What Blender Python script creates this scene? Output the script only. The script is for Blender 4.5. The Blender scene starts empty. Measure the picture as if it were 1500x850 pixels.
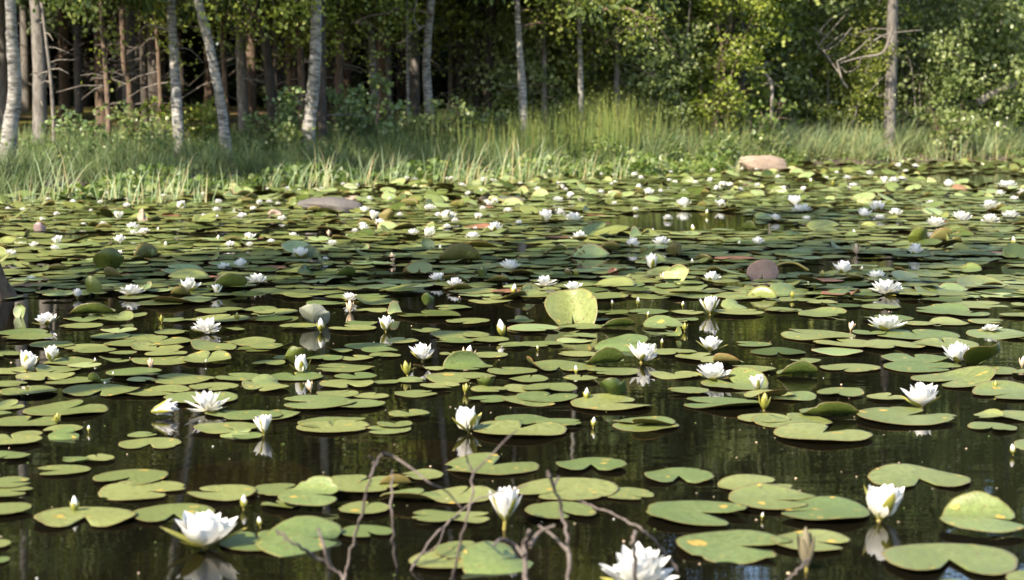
import bpy, math, random
import numpy as np
from mathutils import Vector, Matrix

SC = bpy.context.scene
COL = SC.collection
PI = math.pi
rng = np.random.default_rng(11)
random.seed(11)

# ------------------------------------------------------------------ camera
F = 2540.0                       # focal length in photo pixels (1500 wide)
CAMH = 1.05
PITCH = math.atan((425 - 155) / F)
CP, SP = math.cos(PITCH), math.sin(PITCH)

def ray(u, v):
    a, b = (u - 750) / F, (425 - v) / F
    return np.array([a, CP + b * SP, -SP + b * CP])

def on_z(u, v, z=0.0):
    d = ray(u, v); t = (z - CAMH) / d[2]
    return np.array([d[0] * t, d[1] * t, z])

def at_y(u, v, Y):
    d = ray(u, v); t = Y / d[1]
    return np.array([d[0] * t, Y, CAMH + d[2] * t])

def proj(p):
    x, y, z = p[0], p[1], p[2] - CAMH
    dep = y * CP - z * SP
    return 750 + F * x / dep, 425 - F * (y * SP + z * CP) / dep

def metres(px, Y):
    return px * Y / F

cam_d = bpy.data.cameras.new('camera'); cam = bpy.data.objects.new('camera', cam_d); COL.objects.link(cam)
cam.location = (0, 0, CAMH); cam.rotation_euler = (PI / 2 - PITCH, 0, 0)
cam_d.sensor_width = 36; cam_d.lens = 36 * F / 1500; cam_d.clip_end = 500; cam_d.clip_start = 0.05
cam_d.dof.use_dof = True; cam_d.dof.focus_distance = 8.0; cam_d.dof.aperture_fstop = 4.2
SC.camera = cam

# ------------------------------------------------------------------ light
SUN_EL = math.radians(40)
SD = Vector((-0.62, -0.78, 0)).normalized() * math.cos(SUN_EL) + Vector((0, 0, math.sin(SUN_EL)))
sl = bpy.data.lights.new('sun', 'SUN'); sun = bpy.data.objects.new('sun', sl); COL.objects.link(sun)
sl.energy = 5.0; sl.angle = math.radians(0.5); sl.color = (1.0, 0.89, 0.72)
sun.rotation_euler = (-SD).to_track_quat('-Z', 'Y').to_euler()
W = bpy.data.worlds.new('World'); SC.world = W; W.use_nodes = True
nt = W.node_tree
sky = nt.nodes.new('ShaderNodeTexSky'); sky.sky_type = 'NISHITA'; sky.sun_disc = False
sky.sun_elevation = SUN_EL; sky.sun_rotation = math.atan2(SD.x, SD.y)
nt.links.new(sky.outputs[0], nt.nodes['Background'].inputs[0]); nt.nodes['Background'].inputs[1].default_value = 0.13
SC.view_settings.view_transform = 'Standard'; SC.view_settings.look = 'None'
SC.view_settings.exposure = 1.88; SC.view_settings.gamma = 1
SC.cycles.max_bounces = 6; SC.cycles.diffuse_bounces = 3; SC.cycles.glossy_bounces = 3
SC.cycles.transmission_bounces = 4; SC.cycles.transparent_max_bounces = 8
SC.cycles.caustics_reflective = False; SC.cycles.caustics_refractive = False
SC.cycles.use_denoising = True

# ------------------------------------------------------------------ materials
class N:
    def __init__(s, name):
        s.m = bpy.data.materials.new(name); s.m.use_nodes = True; s.t = s.m.node_tree
        s.t.nodes.clear(); s.out = s.n('ShaderNodeOutputMaterial')
    def n(s, ty, **kw):
        x = s.t.nodes.new(ty)
        for k, v in kw.items():
            if isinstance(k, str) and hasattr(x, k): setattr(x, k, v)
        return x
    def l(s, a, b): s.t.links.new(a, b)
    def coords(s, which='Object'): return s.n('ShaderNodeTexCoord').outputs[which]
    def mapping(s, vec, scale):
        m = s.n('ShaderNodeMapping'); m.inputs['Scale'].default_value = scale; s.l(vec, m.inputs['Vector']); return m.outputs[0]
    def noise(s, vec, scale, detail=3, rough=.55, out='Fac'):
        x = s.n('ShaderNodeTexNoise'); x.inputs['Scale'].default_value = scale; x.inputs['Detail'].default_value = detail
        x.inputs['Roughness'].default_value = rough
        if vec is not None: s.l(vec, x.inputs['Vector'])
        return x.outputs[out]
    def ramp(s, fac, stops):
        r = s.n('ShaderNodeValToRGB'); e = r.color_ramp.elements
        while len(e) < len(stops): e.new(0.5)
        for q, (p, c) in zip(e, stops):
            q.position = p; q.color = (*c, 1) if len(c) == 3 else c
        s.l(fac, r.inputs[0]); return r.outputs[0]
    def mix(s, fac, a, b, mode='MIX'):
        x = s.n('ShaderNodeMix'); x.data_type = 'RGBA'; x.blend_type = mode
        for i, v in ((0, fac), (6, a), (7, b)):
            if isinstance(v, (int, float)): x.inputs[i].default_value = v
            elif isinstance(v, tuple): x.inputs[i].default_value = (*v, 1)
            else: s.l(v, x.inputs[i])
        return x.outputs[2]
    def math(s, op, a, b=0.0):
        x = s.n('ShaderNodeMath'); x.operation = op
        for i, v in ((0, a), (1, b)):
            if isinstance(v, (int, float)): x.inputs[i].default_value = v
            else: s.l(v, x.inputs[i])
        return x.outputs[0]
    def bsdf(s, color, rough=.6, spec=.3, bump=None, bstr=.3, bdist=.01):
        p = s.n('ShaderNodeBsdfPrincipled')
        if isinstance(color, tuple): p.inputs['Base Color'].default_value = (*color, 1)
        else: s.l(color, p.inputs['Base Color'])
        if isinstance(rough, (int, float)): p.inputs['Roughness'].default_value = rough
        else: s.l(rough, p.inputs['Roughness'])
        p.inputs['Specular IOR Level'].default_value = spec
        if bump is not None:
            b = s.n('ShaderNodeBump'); b.inputs['Strength'].default_value = bstr; b.inputs['Distance'].default_value = bdist
            s.l(bump, b.inputs['Height']); s.l(b.outputs[0], p.inputs['Normal'])
        return p.outputs[0]
    def translucent(s, shader, color, fac):
        t = s.n('ShaderNodeBsdfTranslucent')
        if isinstance(color, tuple): t.inputs[0].default_value = (*color, 1)
        else: s.l(color, t.inputs[0])
        m = s.n('ShaderNodeMixShader'); m.inputs[0].default_value = fac
        s.l(shader, m.inputs[1]); s.l(t.outputs[0], m.inputs[2]); return m.outputs[0]
    def done(s, shader): s.l(shader, s.out.inputs[0]); return s.m

def leaf_mat(name, c0, c1, c2, rough=.42, spec=.4, tr=.3, glow=1.5):
    k = N(name); uv = k.n('ShaderNodeSeparateXYZ'); k.l(k.coords('UV'), uv.inputs[0])
    col = k.ramp(uv.outputs[0], [(0, c0), (.55, c1), (1, c2)])
    return k.done(k.translucent(k.bsdf(col, rough, spec), k.mix(1.0, col, (1.15 * glow, 1.3 * glow, .68 * glow), 'MULTIPLY'), tr))

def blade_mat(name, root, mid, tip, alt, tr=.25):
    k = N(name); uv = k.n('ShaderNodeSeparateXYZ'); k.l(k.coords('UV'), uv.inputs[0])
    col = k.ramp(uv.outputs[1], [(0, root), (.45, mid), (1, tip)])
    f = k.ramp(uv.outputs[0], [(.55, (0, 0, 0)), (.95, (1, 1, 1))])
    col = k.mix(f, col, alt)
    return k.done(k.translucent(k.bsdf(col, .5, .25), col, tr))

def bark_mat(name, base, dark, sx=30, sz=9, thr=.55, wide=.12, patch=None):
    k = N(name); v = k.coords('Object')
    n1 = k.noise(k.mapping(v, (sx, sx, sz)), 1, 5, .65)
    n2 = k.noise(k.mapping(v, (5, 5, 2.2)), 1, 3)
    f = k.ramp(n1, [(thr - wide, (1, 1, 1)), (thr + wide, (0, 0, 0))])
    c = k.mix(f, dark, base)
    c = k.mix(k.ramp(n2, [(.35, (0, 0, 0)), (.7, (.55, .55, .55))]), c, patch or tuple(x * .55 for x in base))
    return k.done(k.bsdf(c, .85, .15, n1, .6, .012))

M = {}
M['birch'] = bark_mat('birch_bark', (.26, .245, .225), (.045, .04, .036), 7, 26, .52, .1, (.11, .105, .08))
M['grey_bark'] = bark_mat('grey_bark', (.13, .118, .104), (.05, .042, .035), 26, 7)
M['brown_bark'] = bark_mat('brown_bark', (.12, .085, .062), (.035, .024, .018), 22, 6)
M['dark_bark'] = bark_mat('dark_bark', (.05, .042, .035), (.02, .016, .013), 22, 6)
M['foot_bark'] = bark_mat('foot_bark', (.1, .068, .042), (.03, .02, .013), 34, 10)
M['dead_wood'] = bark_mat('dead_wood', (.17, .15, .13), (.06, .05, .042), 30, 6)
M['twig'] = bark_mat('twig_bark', (.12, .098, .085), (.055, .042, .036), 60, 12)
M['leaf_birch'] = leaf_mat('birch_leaf', (.07, .09, .016), (.115, .14, .026), (.19, .195, .04), tr=.4)
M['leaf_alder'] = leaf_mat('alder_leaf', (.095, .125, .042), (.15, .182, .065), (.25, .27, .12), .36, .42, .42)
M['leaf_yellow'] = leaf_mat('yellow_green_leaf', (.09, .115, .018), (.15, .18, .026), (.22, .23, .045), tr=.36)
M['leaf_sapling'] = leaf_mat('sapling_leaf', (.06, .1, .03), (.11, .155, .055), (.18, .22, .09), .36, .4)
M['needle'] = leaf_mat('spruce_needle', (.03, .05, .016), (.05, .075, .022), (.085, .105, .03), .6, .2, .12)
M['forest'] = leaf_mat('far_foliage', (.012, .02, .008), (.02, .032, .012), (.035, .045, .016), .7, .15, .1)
M['herb'] = leaf_mat('herb_leaf', (.06, .095, .02), (.09, .13, .03), (.15, .17, .05))
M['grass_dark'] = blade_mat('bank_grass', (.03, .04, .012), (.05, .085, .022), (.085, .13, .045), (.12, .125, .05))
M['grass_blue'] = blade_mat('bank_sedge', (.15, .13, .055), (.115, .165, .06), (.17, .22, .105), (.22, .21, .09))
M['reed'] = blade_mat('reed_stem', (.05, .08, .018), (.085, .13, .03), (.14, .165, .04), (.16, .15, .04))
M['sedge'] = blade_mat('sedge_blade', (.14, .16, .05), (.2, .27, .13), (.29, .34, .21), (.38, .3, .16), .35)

# petals / flower parts
k = N('white_petal'); uv = k.n('ShaderNodeSeparateXYZ'); k.l(k.coords('UV'), uv.inputs[0])
c = k.ramp(uv.outputs[1], [(0, (.48, .46, .2)), (.25, (.62, .6, .5)), (1, (.67, .65, .635))])
M['petal'] = k.done(k.translucent(k.bsdf(c, .5, .3), (.66, .64, .57), .32))
k = N('sepal_green'); uv = k.n('ShaderNodeSeparateXYZ'); k.l(k.coords('UV'), uv.inputs[0])
c = k.ramp(uv.outputs[1], [(0, (.13, .12, .02)), (.6, (.2, .2, .03)), (1, (.3, .26, .07))])
M['sepal'] = k.done(k.translucent(k.bsdf(c, .45, .4), c, .2))
k = N('stamen_yellow'); M['stamen'] = k.done(k.bsdf((.75, .42, .03), .6, .3))
k = N('lily_stem'); M['stem'] = k.done(k.bsdf((.16, .13, .03), .5, .3))
k = N('bud_tan'); M['bud_tan'] = k.done(k.bsdf(k.mix(k.noise(k.coords(), 30), (.34, .22, .13), (.5, .4, .28)), .6, .3))
k = N('bud_brown'); M['bud_brown'] = k.done(k.bsdf(k.mix(k.noise(k.mapping(k.coords(), (60, 60, 8)), 1), (.08, .06, .03), (.15, .135, .085)), .7, .2))

def pad_mat(name, c0, c1, rim, spots=True, rough=.36, tr=.12, gl=.45):
    """UV: u = radius 0..1, v = angle 0..1"""
    k = N(name)
    uvn = k.coords('UV'); s = k.n('ShaderNodeSeparateXYZ'); k.l(uvn, s.inputs[0])
    r, a = s.outputs[0], s.outputs[1]
    oi = k.n('ShaderNodeObjectInfo').outputs['Random']
    obj = k.coords('Object')
    off = k.n('ShaderNodeVectorMath'); off.operation = 'ADD'; k.l(obj, off.inputs[0])
    cmb = k.n('ShaderNodeCombineXYZ'); k.l(k.math('MULTIPLY', oi, 37.0), cmb.inputs[0]); k.l(k.math('MULTIPLY', oi, 91.0), cmb.inputs[1])
    k.l(cmb.outputs[0], off.inputs[1]); v = off.outputs[0]
    nb = k.noise(v, 1.1, 4)
    base = k.mix(k.ramp(k.math('ADD', k.math('MULTIPLY', nb, .9), k.math('MULTIPLY', k.math('SUBTRACT', oi, .5), .85)), [(.2, (0, 0, 0)), (.75, (1, 1, 1))]), c0, c1)
    # radial veins
    w = k.math('ABSOLUTE', k.math('SINE', k.math('MULTIPLY', a, PI * 15)))
    vein = k.math('MULTIPLY', k.ramp(w, [(0, (1, 1, 1)), (.2, (0, 0, 0))]), k.ramp(r, [(.0, (1, 1, 1)), (.88, (.0, .0, .0))]))
    base = k.mix(k.math('MULTIPLY', vein, .6), base, tuple(min(1, x * 1.5) for x in c1))
    fine = k.noise(v, 7, 4, .7)
    base = k.mix(k.ramp(fine, [(.3, (.5, .5, .5)), (.58, (0, 0, 0))]), base, tuple(x * .5 for x in c0))
    base = k.mix(k.ramp(r, [(.93, (0, 0, 0)), (1, (.8, .8, .8))]), base, rim)
    if spots:
        sp = k.noise(v, 2.3, 2, .5)
        f1 = k.math('MULTIPLY', k.ramp(sp, [(.66, (0, 0, 0)), (.71, (1, 1, 1))]), .85)
        base = k.mix(f1, base, (.38, .24, .04))
        sp2 = k.noise(v, 9, 1, .4)
        base = k.mix(k.ramp(sp2, [(.7, (0, 0, 0)), (.73, (.85, .85, .85))]), base, (.09, .05, .02))
    rg = k.ramp(fine, [(.3, (rough - .08,) * 3), (.7, (rough + .14,) * 3)])
    return k.done(k.translucent(k.bsdf(base, rg, gl, k.math('ADD', k.math('MULTIPLY', vein, .5), fine), .22, .02), base, tr))

M['pad'] = pad_mat('lily_pad_top', (.11, .132, .034), (.168, .182, .054), (.14, .1, .035))
M['pad_green'] = pad_mat('lily_pad_green', (.088, .12, .03), (.135, .162, .05), (.12, .1, .03))
M['pad_far'] = pad_mat('far_pad_top', (.12, .138, .032), (.175, .182, .05), (.14, .1, .035), False)
M['pad_green_far'] = pad_mat('far_pad_green', (.095, .125, .03), (.145, .17, .05), (.12, .1, .03), False)
M['pad_pale'] = pad_mat('lily_pad_pale', (.17, .22, .08), (.24, .27, .1), (.34, .14, .08), False)
M['pad_red'] = pad_mat('lily_pad_red', (.2, .09, .05), (.26, .15, .07), (.28, .09, .05), False)
M['pad_dark'] = pad_mat('lily_pad_olive', (.05, .075, .012), (.1, .12, .02), (.1, .06, .02), False, tr=.28)
M['under'] = pad_mat('lily_leaf_underside', (.1, .1, .025), (.16, .13, .04), (.16, .08, .03), False, .5, .3, .25)
M['under_pale'] = pad_mat('pale_leaf_underside', (.3, .32, .26), (.38, .39, .32), (.3, .28, .2), False, .3, .5, .35)
M['under_purple'] = pad_mat('purple_leaf_underside', (.23, .16, .16), (.3, .22, .2), (.3, .14, .14), False, .45, .15, .4)

k = N('granite_pink'); v = k.coords()
n1 = k.noise(v, 4, 5, .6); n2 = k.noise(v, 45, 2, .6)
c = k.mix(n1, (.19, .14, .1), (.27, .205, .155)); c = k.mix(k.ramp(n2, [(.35, (.5, .5, .5)), (.6, (0, 0, 0))]), c, (.09, .06, .05))
M['rock_pink'] = k.done(k.bsdf(c, .8, .2, n1, .5, .03))
k = N('granite_grey'); v = k.coords()
n1 = k.noise(v, 4, 5, .6); n2 = k.noise(v, 45, 2, .6)
c = k.mix(n1, (.055, .048, .042), (.1, .09, .08)); c = k.mix(k.ramp(n2, [(.35, (.5, .5, .5)), (.6, (0, 0, 0))]), c, (.06, .05, .05))
M['rock_grey'] = k.done(k.bsdf(c, .75, .25, n1, .5, .03))
k = N('submerged_rock'); n1 = k.noise(k.coords(), 6, 5, .6)
M['rock_wet'] = k.done(k.bsdf(k.mix(n1, (.28, .14, .05), (.45, .25, .1)), .7, .2, n1, .6, .03))

# ground: peat under water, litter and moss on land, yellowed to paint sunlit patches
k = N('ground_soil'); v = k.coords('Object'); sz = k.n('ShaderNodeSeparateXYZ'); k.l(v, sz.inputs[0])
n1 = k.noise(v, .55, 4); n2 = k.noise(v, 9, 4, .7)
land = k.mix(k.ramp(n1, [(.42, (0, 0, 0)), (.58, (1, 1, 1))]), (.095, .06, .03), (.13, .13, .02))
land = k.mix(k.math('MULTIPLY', n2, .6), land, (.05, .035, .02))
mud = k.mix(n2, (.07, .05, .045), (.13, .095, .085))
hz = k.ramp(k.math('MULTIPLY', sz.outputs[2], 4.0), [(.45, (0, 0, 0)), (.9, (1, 1, 1))])
c = k.mix(hz, mud, land)
peat = k.mix(n2, (.012, .011, .007), (.026, .021, .012))
c = k.mix(k.ramp(k.math('ADD', k.math('MULTIPLY', sz.outputs[2], 8.0), .6), [(.2, (0, 0, 0)), (.55, (1, 1, 1))]), peat, c)
M['ground'] = k.done(k.bsdf(c, .95, .1, n2, .7, .05))

# water: Fresnel mix of mirror and brown-tinted clear water
k = N('pond_water'); v = k.coords('Object')
w1 = k.noise(k.mapping(v, (.5, 1.3, 1)), 5.0, 2, .5); w2 = k.noise(k.mapping(v, (.45, 1.6, 1)), 22, 2, .5)
hgt = k.math('ADD', k.math('MULTIPLY', w1, 1.0), k.math('MULTIPLY', w2, .2))
b = k.n('ShaderNodeBump'); b.inputs['Strength'].default_value = .035; b.inputs['Distance'].default_value = .02; k.l(hgt, b.inputs['Height'])
gl = k.n('ShaderNodeBsdfGlossy'); gl.inputs['Roughness'].default_value = .012; gl.inputs[0].default_value = (.95, .95, .95, 1); k.l(b.outputs[0], gl.inputs['Normal'])
tr = k.n('ShaderNodeBsdfTransparent'); tr.inputs[0].default_value = (.5, .36, .18, 1)
fr = k.n('ShaderNodeFresnel'); fr.inputs['IOR'].default_value = 1.333; k.l(b.outputs[0], fr.inputs['Normal'])
df = k.n('ShaderNodeBsdfDiffuse'); df.inputs[0].default_value = (.0062, .0054, .0032, 1)   # suspended peat
tb = k.n('ShaderNodeMixShader'); tb.inputs[0].default_value = .5; k.l(tr.outputs[0], tb.inputs[1]); k.l(df.outputs[0], tb.inputs[2])
mx = k.n('ShaderNodeMixShader'); k.l(fr.outputs[0], mx.inputs[0]); k.l(tb.outputs[0], mx.inputs[1]); k.l(gl.outputs[0], mx.inputs[2])
M['water'] = k.done(mx.outputs[0])

# ------------------------------------------------------------------ mesh helpers
class Geo:
    def __init__(s): s.v = []; s.f = []; s.uv = []; s.m = []; s.n = 0
    def add(s, v, faces, uv=None, mat=0):
        v = np.asarray(v, dtype=np.float64)
        s.v.append(v); s.uv.append(np.zeros((len(v), 2)) if uv is None else np.asarray(uv, dtype=np.float64))
        for fa in (faces if isinstance(faces, list) else [faces]):
            if len(fa):
                fa = np.asarray(fa) + s.n; s.f.append(fa); s.m.append(np.full(len(fa), mat, np.int32))
        s.n += len(v)
    def mesh(s, name, mats, smooth=True):
        me = bpy.data.meshes.new(name)
        V = np.concatenate(s.v); U = np.concatenate(s.uv)
        loops = np.concatenate([f.ravel() for f in s.f]).astype(np.int32)
        tot = np.concatenate([np.full(len(f), f.shape[1], np.int32) for f in s.f])
        start = np.concatenate([[0], np.cumsum(tot)[:-1]]).astype(np.int32)
        me.vertices.add(len(V)); me.vertices.foreach_set('co', V.ravel())
        me.loops.add(len(loops)); me.loops.foreach_set('vertex_index', loops)
        me.polygons.add(len(tot)); me.polygons.foreach_set('loop_start', start)
        me.polygons.foreach_set('loop_total', tot)
        me.polygons.foreach_set('material_index', np.concatenate(s.m))
        me.polygons.foreach_set('use_smooth', np.full(len(tot), smooth))
        ul = me.uv_layers.new(name='uv'); ul.data.foreach_set('uv', U[loops].ravel())
        for m in (mats if isinstance(mats, (list, tuple)) else [mats]): me.materials.append(m)
        me.update(calc_edges=True); me.validate()
        return me

def link(name, me, parent=None, loc=(0, 0, 0)):
    o = bpy.data.objects.new(name, me); COL.objects.link(o); o.parent = parent; o.location = loc; return o

def tag(o, label=None, cat=None, group=None, kind=None):
    if label: o['label'] = label
    if cat: o['category'] = cat
    if group: o['group'] = group
    if kind: o['kind'] = kind
    return o

def empty(name, loc): 
    o = link(name, None, None, tuple(loc)); o.empty_display_size = .05; return o

def dup(o, loc=None, rotz=None, scale=None, label=None, group=None):
    c = o.copy(); COL.objects.link(c)
    for ch in o.children:
        d = ch.copy(); COL.objects.link(d); d.parent = c
        for g in ch.children:
            e = g.copy(); COL.objects.link(e); e.parent = d
    if loc is not None: c.location = loc
    if rotz is not None: c.rotation_euler = (0, 0, rotz)
    if scale is not None: c.scale = scale if hasattr(scale, '__len__') else (scale,) * 3
    if label: c['label'] = label
    if group: c['group'] = group
    return c

def unit(a): return a / np.maximum(np.linalg.norm(a, axis=-1, keepdims=True), 1e-9)

LT = np.array([(0, 0, 0), (-.36, .28, .1), (-.33, .68, .09), (0, 1, 0), (.33, .68, .09), (.36, .28, .1)])
LF = np.array([(0, 1, 2, 3), (0, 3, 4, 5)])
def leaves(g, pos, size, r, up=.6, droop=.25, aspect=1.0, mat=0, tint=None):
    n = len(pos)
    d = r.normal(size=(n, 3)); d[:, 2] -= droop * 2; d = unit(d)
    nn = r.normal(size=(n, 3)) * .7; nn[:, 2] += up; nn = unit(nn - d * np.sum(nn * d, 1)[:, None])
    sd = np.cross(d, nn); size = np.broadcast_to(size, (n,))[:, None, None]
    v = pos[:, None, :] + size * (LT[None, :, 0:1] * aspect * sd[:, None] + LT[None, :, 1:2] * d[:, None] + LT[None, :, 2:3] * nn[:, None])
    fc = (np.arange(n)[:, None, None] * 6 + LF[None]).reshape(-1, 4)
    t = r.random(n) if tint is None else tint
    uv = np.stack([np.repeat(t, 6), np.tile(LT[:, 1], n)], 1)
    g.add(v.reshape(-1, 3), fc, uv, mat)

def tube(g, pts, rad, sides=6, mat=0, wob=0.0, r=None, cap=True):
    pts = np.asarray(pts, float); n = len(pts); rad = np.broadcast_to(rad, (n,))
    t = unit(np.gradient(pts, axis=0))
    ref = np.array([1.0, 0, 0]) if abs(t[0][2]) > .7 else np.array([0, 0, 1.0])
    a = unit(np.cross(t, np.cross(np.broadcast_to(ref, t.shape), t))); b = np.cross(t, a)
    th = np.arange(sides) * 2 * PI / sides
    R = rad[:, None] * np.ones(sides)[None]
    if wob and r is not None: R = R * (1 + wob * r.normal(size=R.shape))
    v = pts[:, None] + R[..., None] * (np.cos(th)[None, :, None] * a[:, None] + np.sin(th)[None, :, None] * b[:, None])
    i = np.arange(n - 1)[:, None] * sides + np.arange(sides)[None]; j = np.arange(n - 1)[:, None] * sides + (np.arange(sides)[None] + 1) % sides
    q = np.stack([i, j, j + sides, i + sides], -1).reshape(-1, 4)
    fs = [q]
    vv = v.reshape(-1, 3)
    if cap:
        vv = np.concatenate([vv, pts[-1:] + t[-1:] * rad[-1]]); e = (n - 1) * sides
        fs.append(np.array([(e + s, e + (s + 1) % sides, n * sides) for s in range(sides)]))
    g.add(vv, fs, None, mat)

def smooth_path(pts, k=4):
    """Catmull-Rom resample"""
    p = np.asarray(pts, float)
    if len(p) < 3: 
        s = np.linspace(0, 1, k * 2)[:, None]; return p[0] * (1 - s) + p[-1] * s
    P = np.concatenate([2 * p[:1] - p[1:2], p, 2 * p[-1:] - p[-2:-1]]); out = []
    for i in range(1, len(P) - 2):
        for t in np.arange(k) / k:
            a, b, c, d = P[i - 1], P[i], P[i + 1], P[i + 2]
            out.append(.5 * ((2 * b) + (c - a) * t + (2 * a - 5 * b + 4 * c - d) * t * t + (3 * b - a - 3 * c + d) * t ** 3))
    out.append(P[-2]); return np.array(out)

# ------------------------------------------------------------------ terrain
SHX = np.array([-60, -12, -5.9, -2.9, 1.65, 5.2, 10.2, 40, 60.])
SHY = np.array([14, 15.5, 20.2, 24.0, 27.6, 30.6, 34.2, 48, 58.])
def inland(x, y):
    s1 = (y - np.interp(x, SHX, SHY)) * .78
    s2 = (-0.295 * y - 0.45) - x
    return np.maximum(s1, s2) + .25 * np.sin(x * 1.7 + 1) * np.sin(y * .9) + .12 * np.sin(x * 4.1)
def ground_z(x, y):
    s = inland(x, y)
    z = np.where(s > 0, .34 * (1 - np.exp(-np.maximum(s, 0) / 1.6)) + .02 * np.maximum(s, 0), np.maximum(s * .16, -.62))
    return z + np.where(s > .5, .04 * np.sin(x * 1.3) * np.sin(y * 1.1 + .5), 0)
def shore_y(u):
    for y in np.arange(14, 60, .05):
        if inland((u - 750) / F * y, y) > 0 and y > 17: return float(y)
    return 35.0
xs = np.concatenate([np.arange(-90, -14, 2.0), np.arange(-14, 16, .3), np.arange(16, 92, 2.0)])
ys = np.concatenate([np.arange(-12, 2, 1.0), np.arange(2, 44, .3), np.arange(44, 132, 2.0)])
X, Y = np.meshgrid(xs, ys); Z = ground_z(X, Y)
g = Geo(); nx, ny = len(xs), len(ys)
i = (np.arange(ny - 1)[:, None] * nx + np.arange(nx - 1)[None]).ravel()
g.add(np.stack([X.ravel(), Y.ravel(), Z.ravel()], 1), np.stack([i, i + 1, i + nx + 1, i + nx], 1))
tag(link('ground', g.mesh('ground', M['ground'])), kind='structure')
g = Geo(); g.add([(-60, -10, 0), (60, -10, 0), (60, 62, 0), (-60, 62, 0)], np.array([(0, 1, 2, 3)]))
tag(link('water', g.mesh('water', M['water'], False)), kind='structure')

# ------------------------------------------------------------------ rocks
def rock(name, u, v, w, h, mat, label, seed, depth=.7, zsink=.25, sub=None, z=0.0):
    r = np.random.default_rng(seed); p = on_z(u, v, 0)
    W_, H_ = metres(w, p[1]), metres(h, p[1])
    import bmesh
    bm = bmesh.new(); bmesh.ops.create_icosphere(bm, subdivisions=4, radius=1)
    me = bpy.data.meshes.new(name)
    dirs = unit(r.normal(size=(16, 3))); amp = r.uniform(-.16, .16, 16); offs = r.uniform(.55, .9, 16)
    for vt in bm.verts:
        c = np.array(vt.co); c0 = c.copy()
        for d, a, o in zip(dirs, amp, offs):
            k_ = float(c0 @ d)
            if k_ > o: c = c - d * (k_ - o) * .75
        c = c * (1 + .03 * math.sin(c0[0] * 7 + seed) * math.sin(c0[1] * 6) + .02 * math.sin(c0[2] * 13 + c0[0] * 9))
        vt.co = c
    bm.to_mesh(me); bm.free()
    co = np.zeros(len(me.vertices) * 3); me.vertices.foreach_get('co', co); co = co.reshape(-1, 3)
    co[:, 0] *= W_ / np.ptp(co[:, 0]); co[:, 1] *= W_ * depth / np.ptp(co[:, 1])
    hz_ = H_ / (1 - zsink); co[:, 2] *= hz_ / np.ptp(co[:, 2]); co[:, 2] += H_ - co[:, 2].max()
    co[:, 0] -= (co[:, 0].max() + co[:, 0].min()) / 2
    if sub is not None: co[:, 2] -= sub
    me.vertices.foreach_set('co', co.ravel()); me.polygons.foreach_set('use_smooth', [True] * len(me.polygons)); me.materials.append(mat); me.update()
    o = link(name, me, None, (p[0], p[1] + W_ * depth * .45, z))
    tag(o, label, 'rock'); return o
LAND = []     # landmarks for labels: (u, v, phrase)
ROCKS = [
    (1120, 252, 76, 24, 'rock_pink', 'smooth pink granite boulder at the far edge of the lily bed', 'the pink boulder', 3),
    (480, 312, 98, 22, 'rock_grey', 'wide flat grey rock breaking the surface among the lilies', 'the flat grey rock', 5),
    (402, 318, 24, 11, 'rock_pink', 'small reddish rock beside the flat grey rock', 'the small reddish rock', 8),
    (516, 296, 36, 9, 'rock_pink', 'low brownish rock just behind the flat grey rock', 'the low brownish rock', 13),
    (708, 262, 40, 14, 'rock_grey', 'dark grey rock hidden among the shore sedges', 'the dark rock by the sedges', 21),
    (734, 296, 72, 7, 'rock_grey', 'long low mauve rock barely above the water', 'the long low mauve rock', 34),
    (208, 326, 15, 20, 'rock_pink', 'narrow upright pink stone standing in the water', 'the narrow pink stone', 55),
   ]
for u, v, w, h, m, lab, short, sd in ROCKS:
    rock('boulder', u, v, w, h, M[m], lab, sd); LAND.append((u, v, short))
o = rock('submerged_rock', 620, 656, 190, 12, M['rock_wet'], 'brown rock just under the surface behind the bare twigs', 5, .8, .75, .035)
o = rock('submerged_rock', 345, 690, 230, 14, M['rock_wet'], 'reddish brown rock lying under the dark water, wholly submerged', 9, .6, .75, .034)

# ------------------------------------------------------------------ trees
def trunk_geo(g, base, pts, radii, sides, r, flare=1.35, mat=0):
    p = smooth_path(pts, 4); rr = np.interp(np.linspace(0, 1, len(p)), np.linspace(0, 1, len(radii)), radii)
    hgt = p[:, 2] - p[0, 2]
    rr = rr * (1 + (flare - 1) * np.exp(-np.maximum(hgt, 0) / .25))
    tube(g, p, rr, sides, mat, .05, r)
    return p, rr

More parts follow.
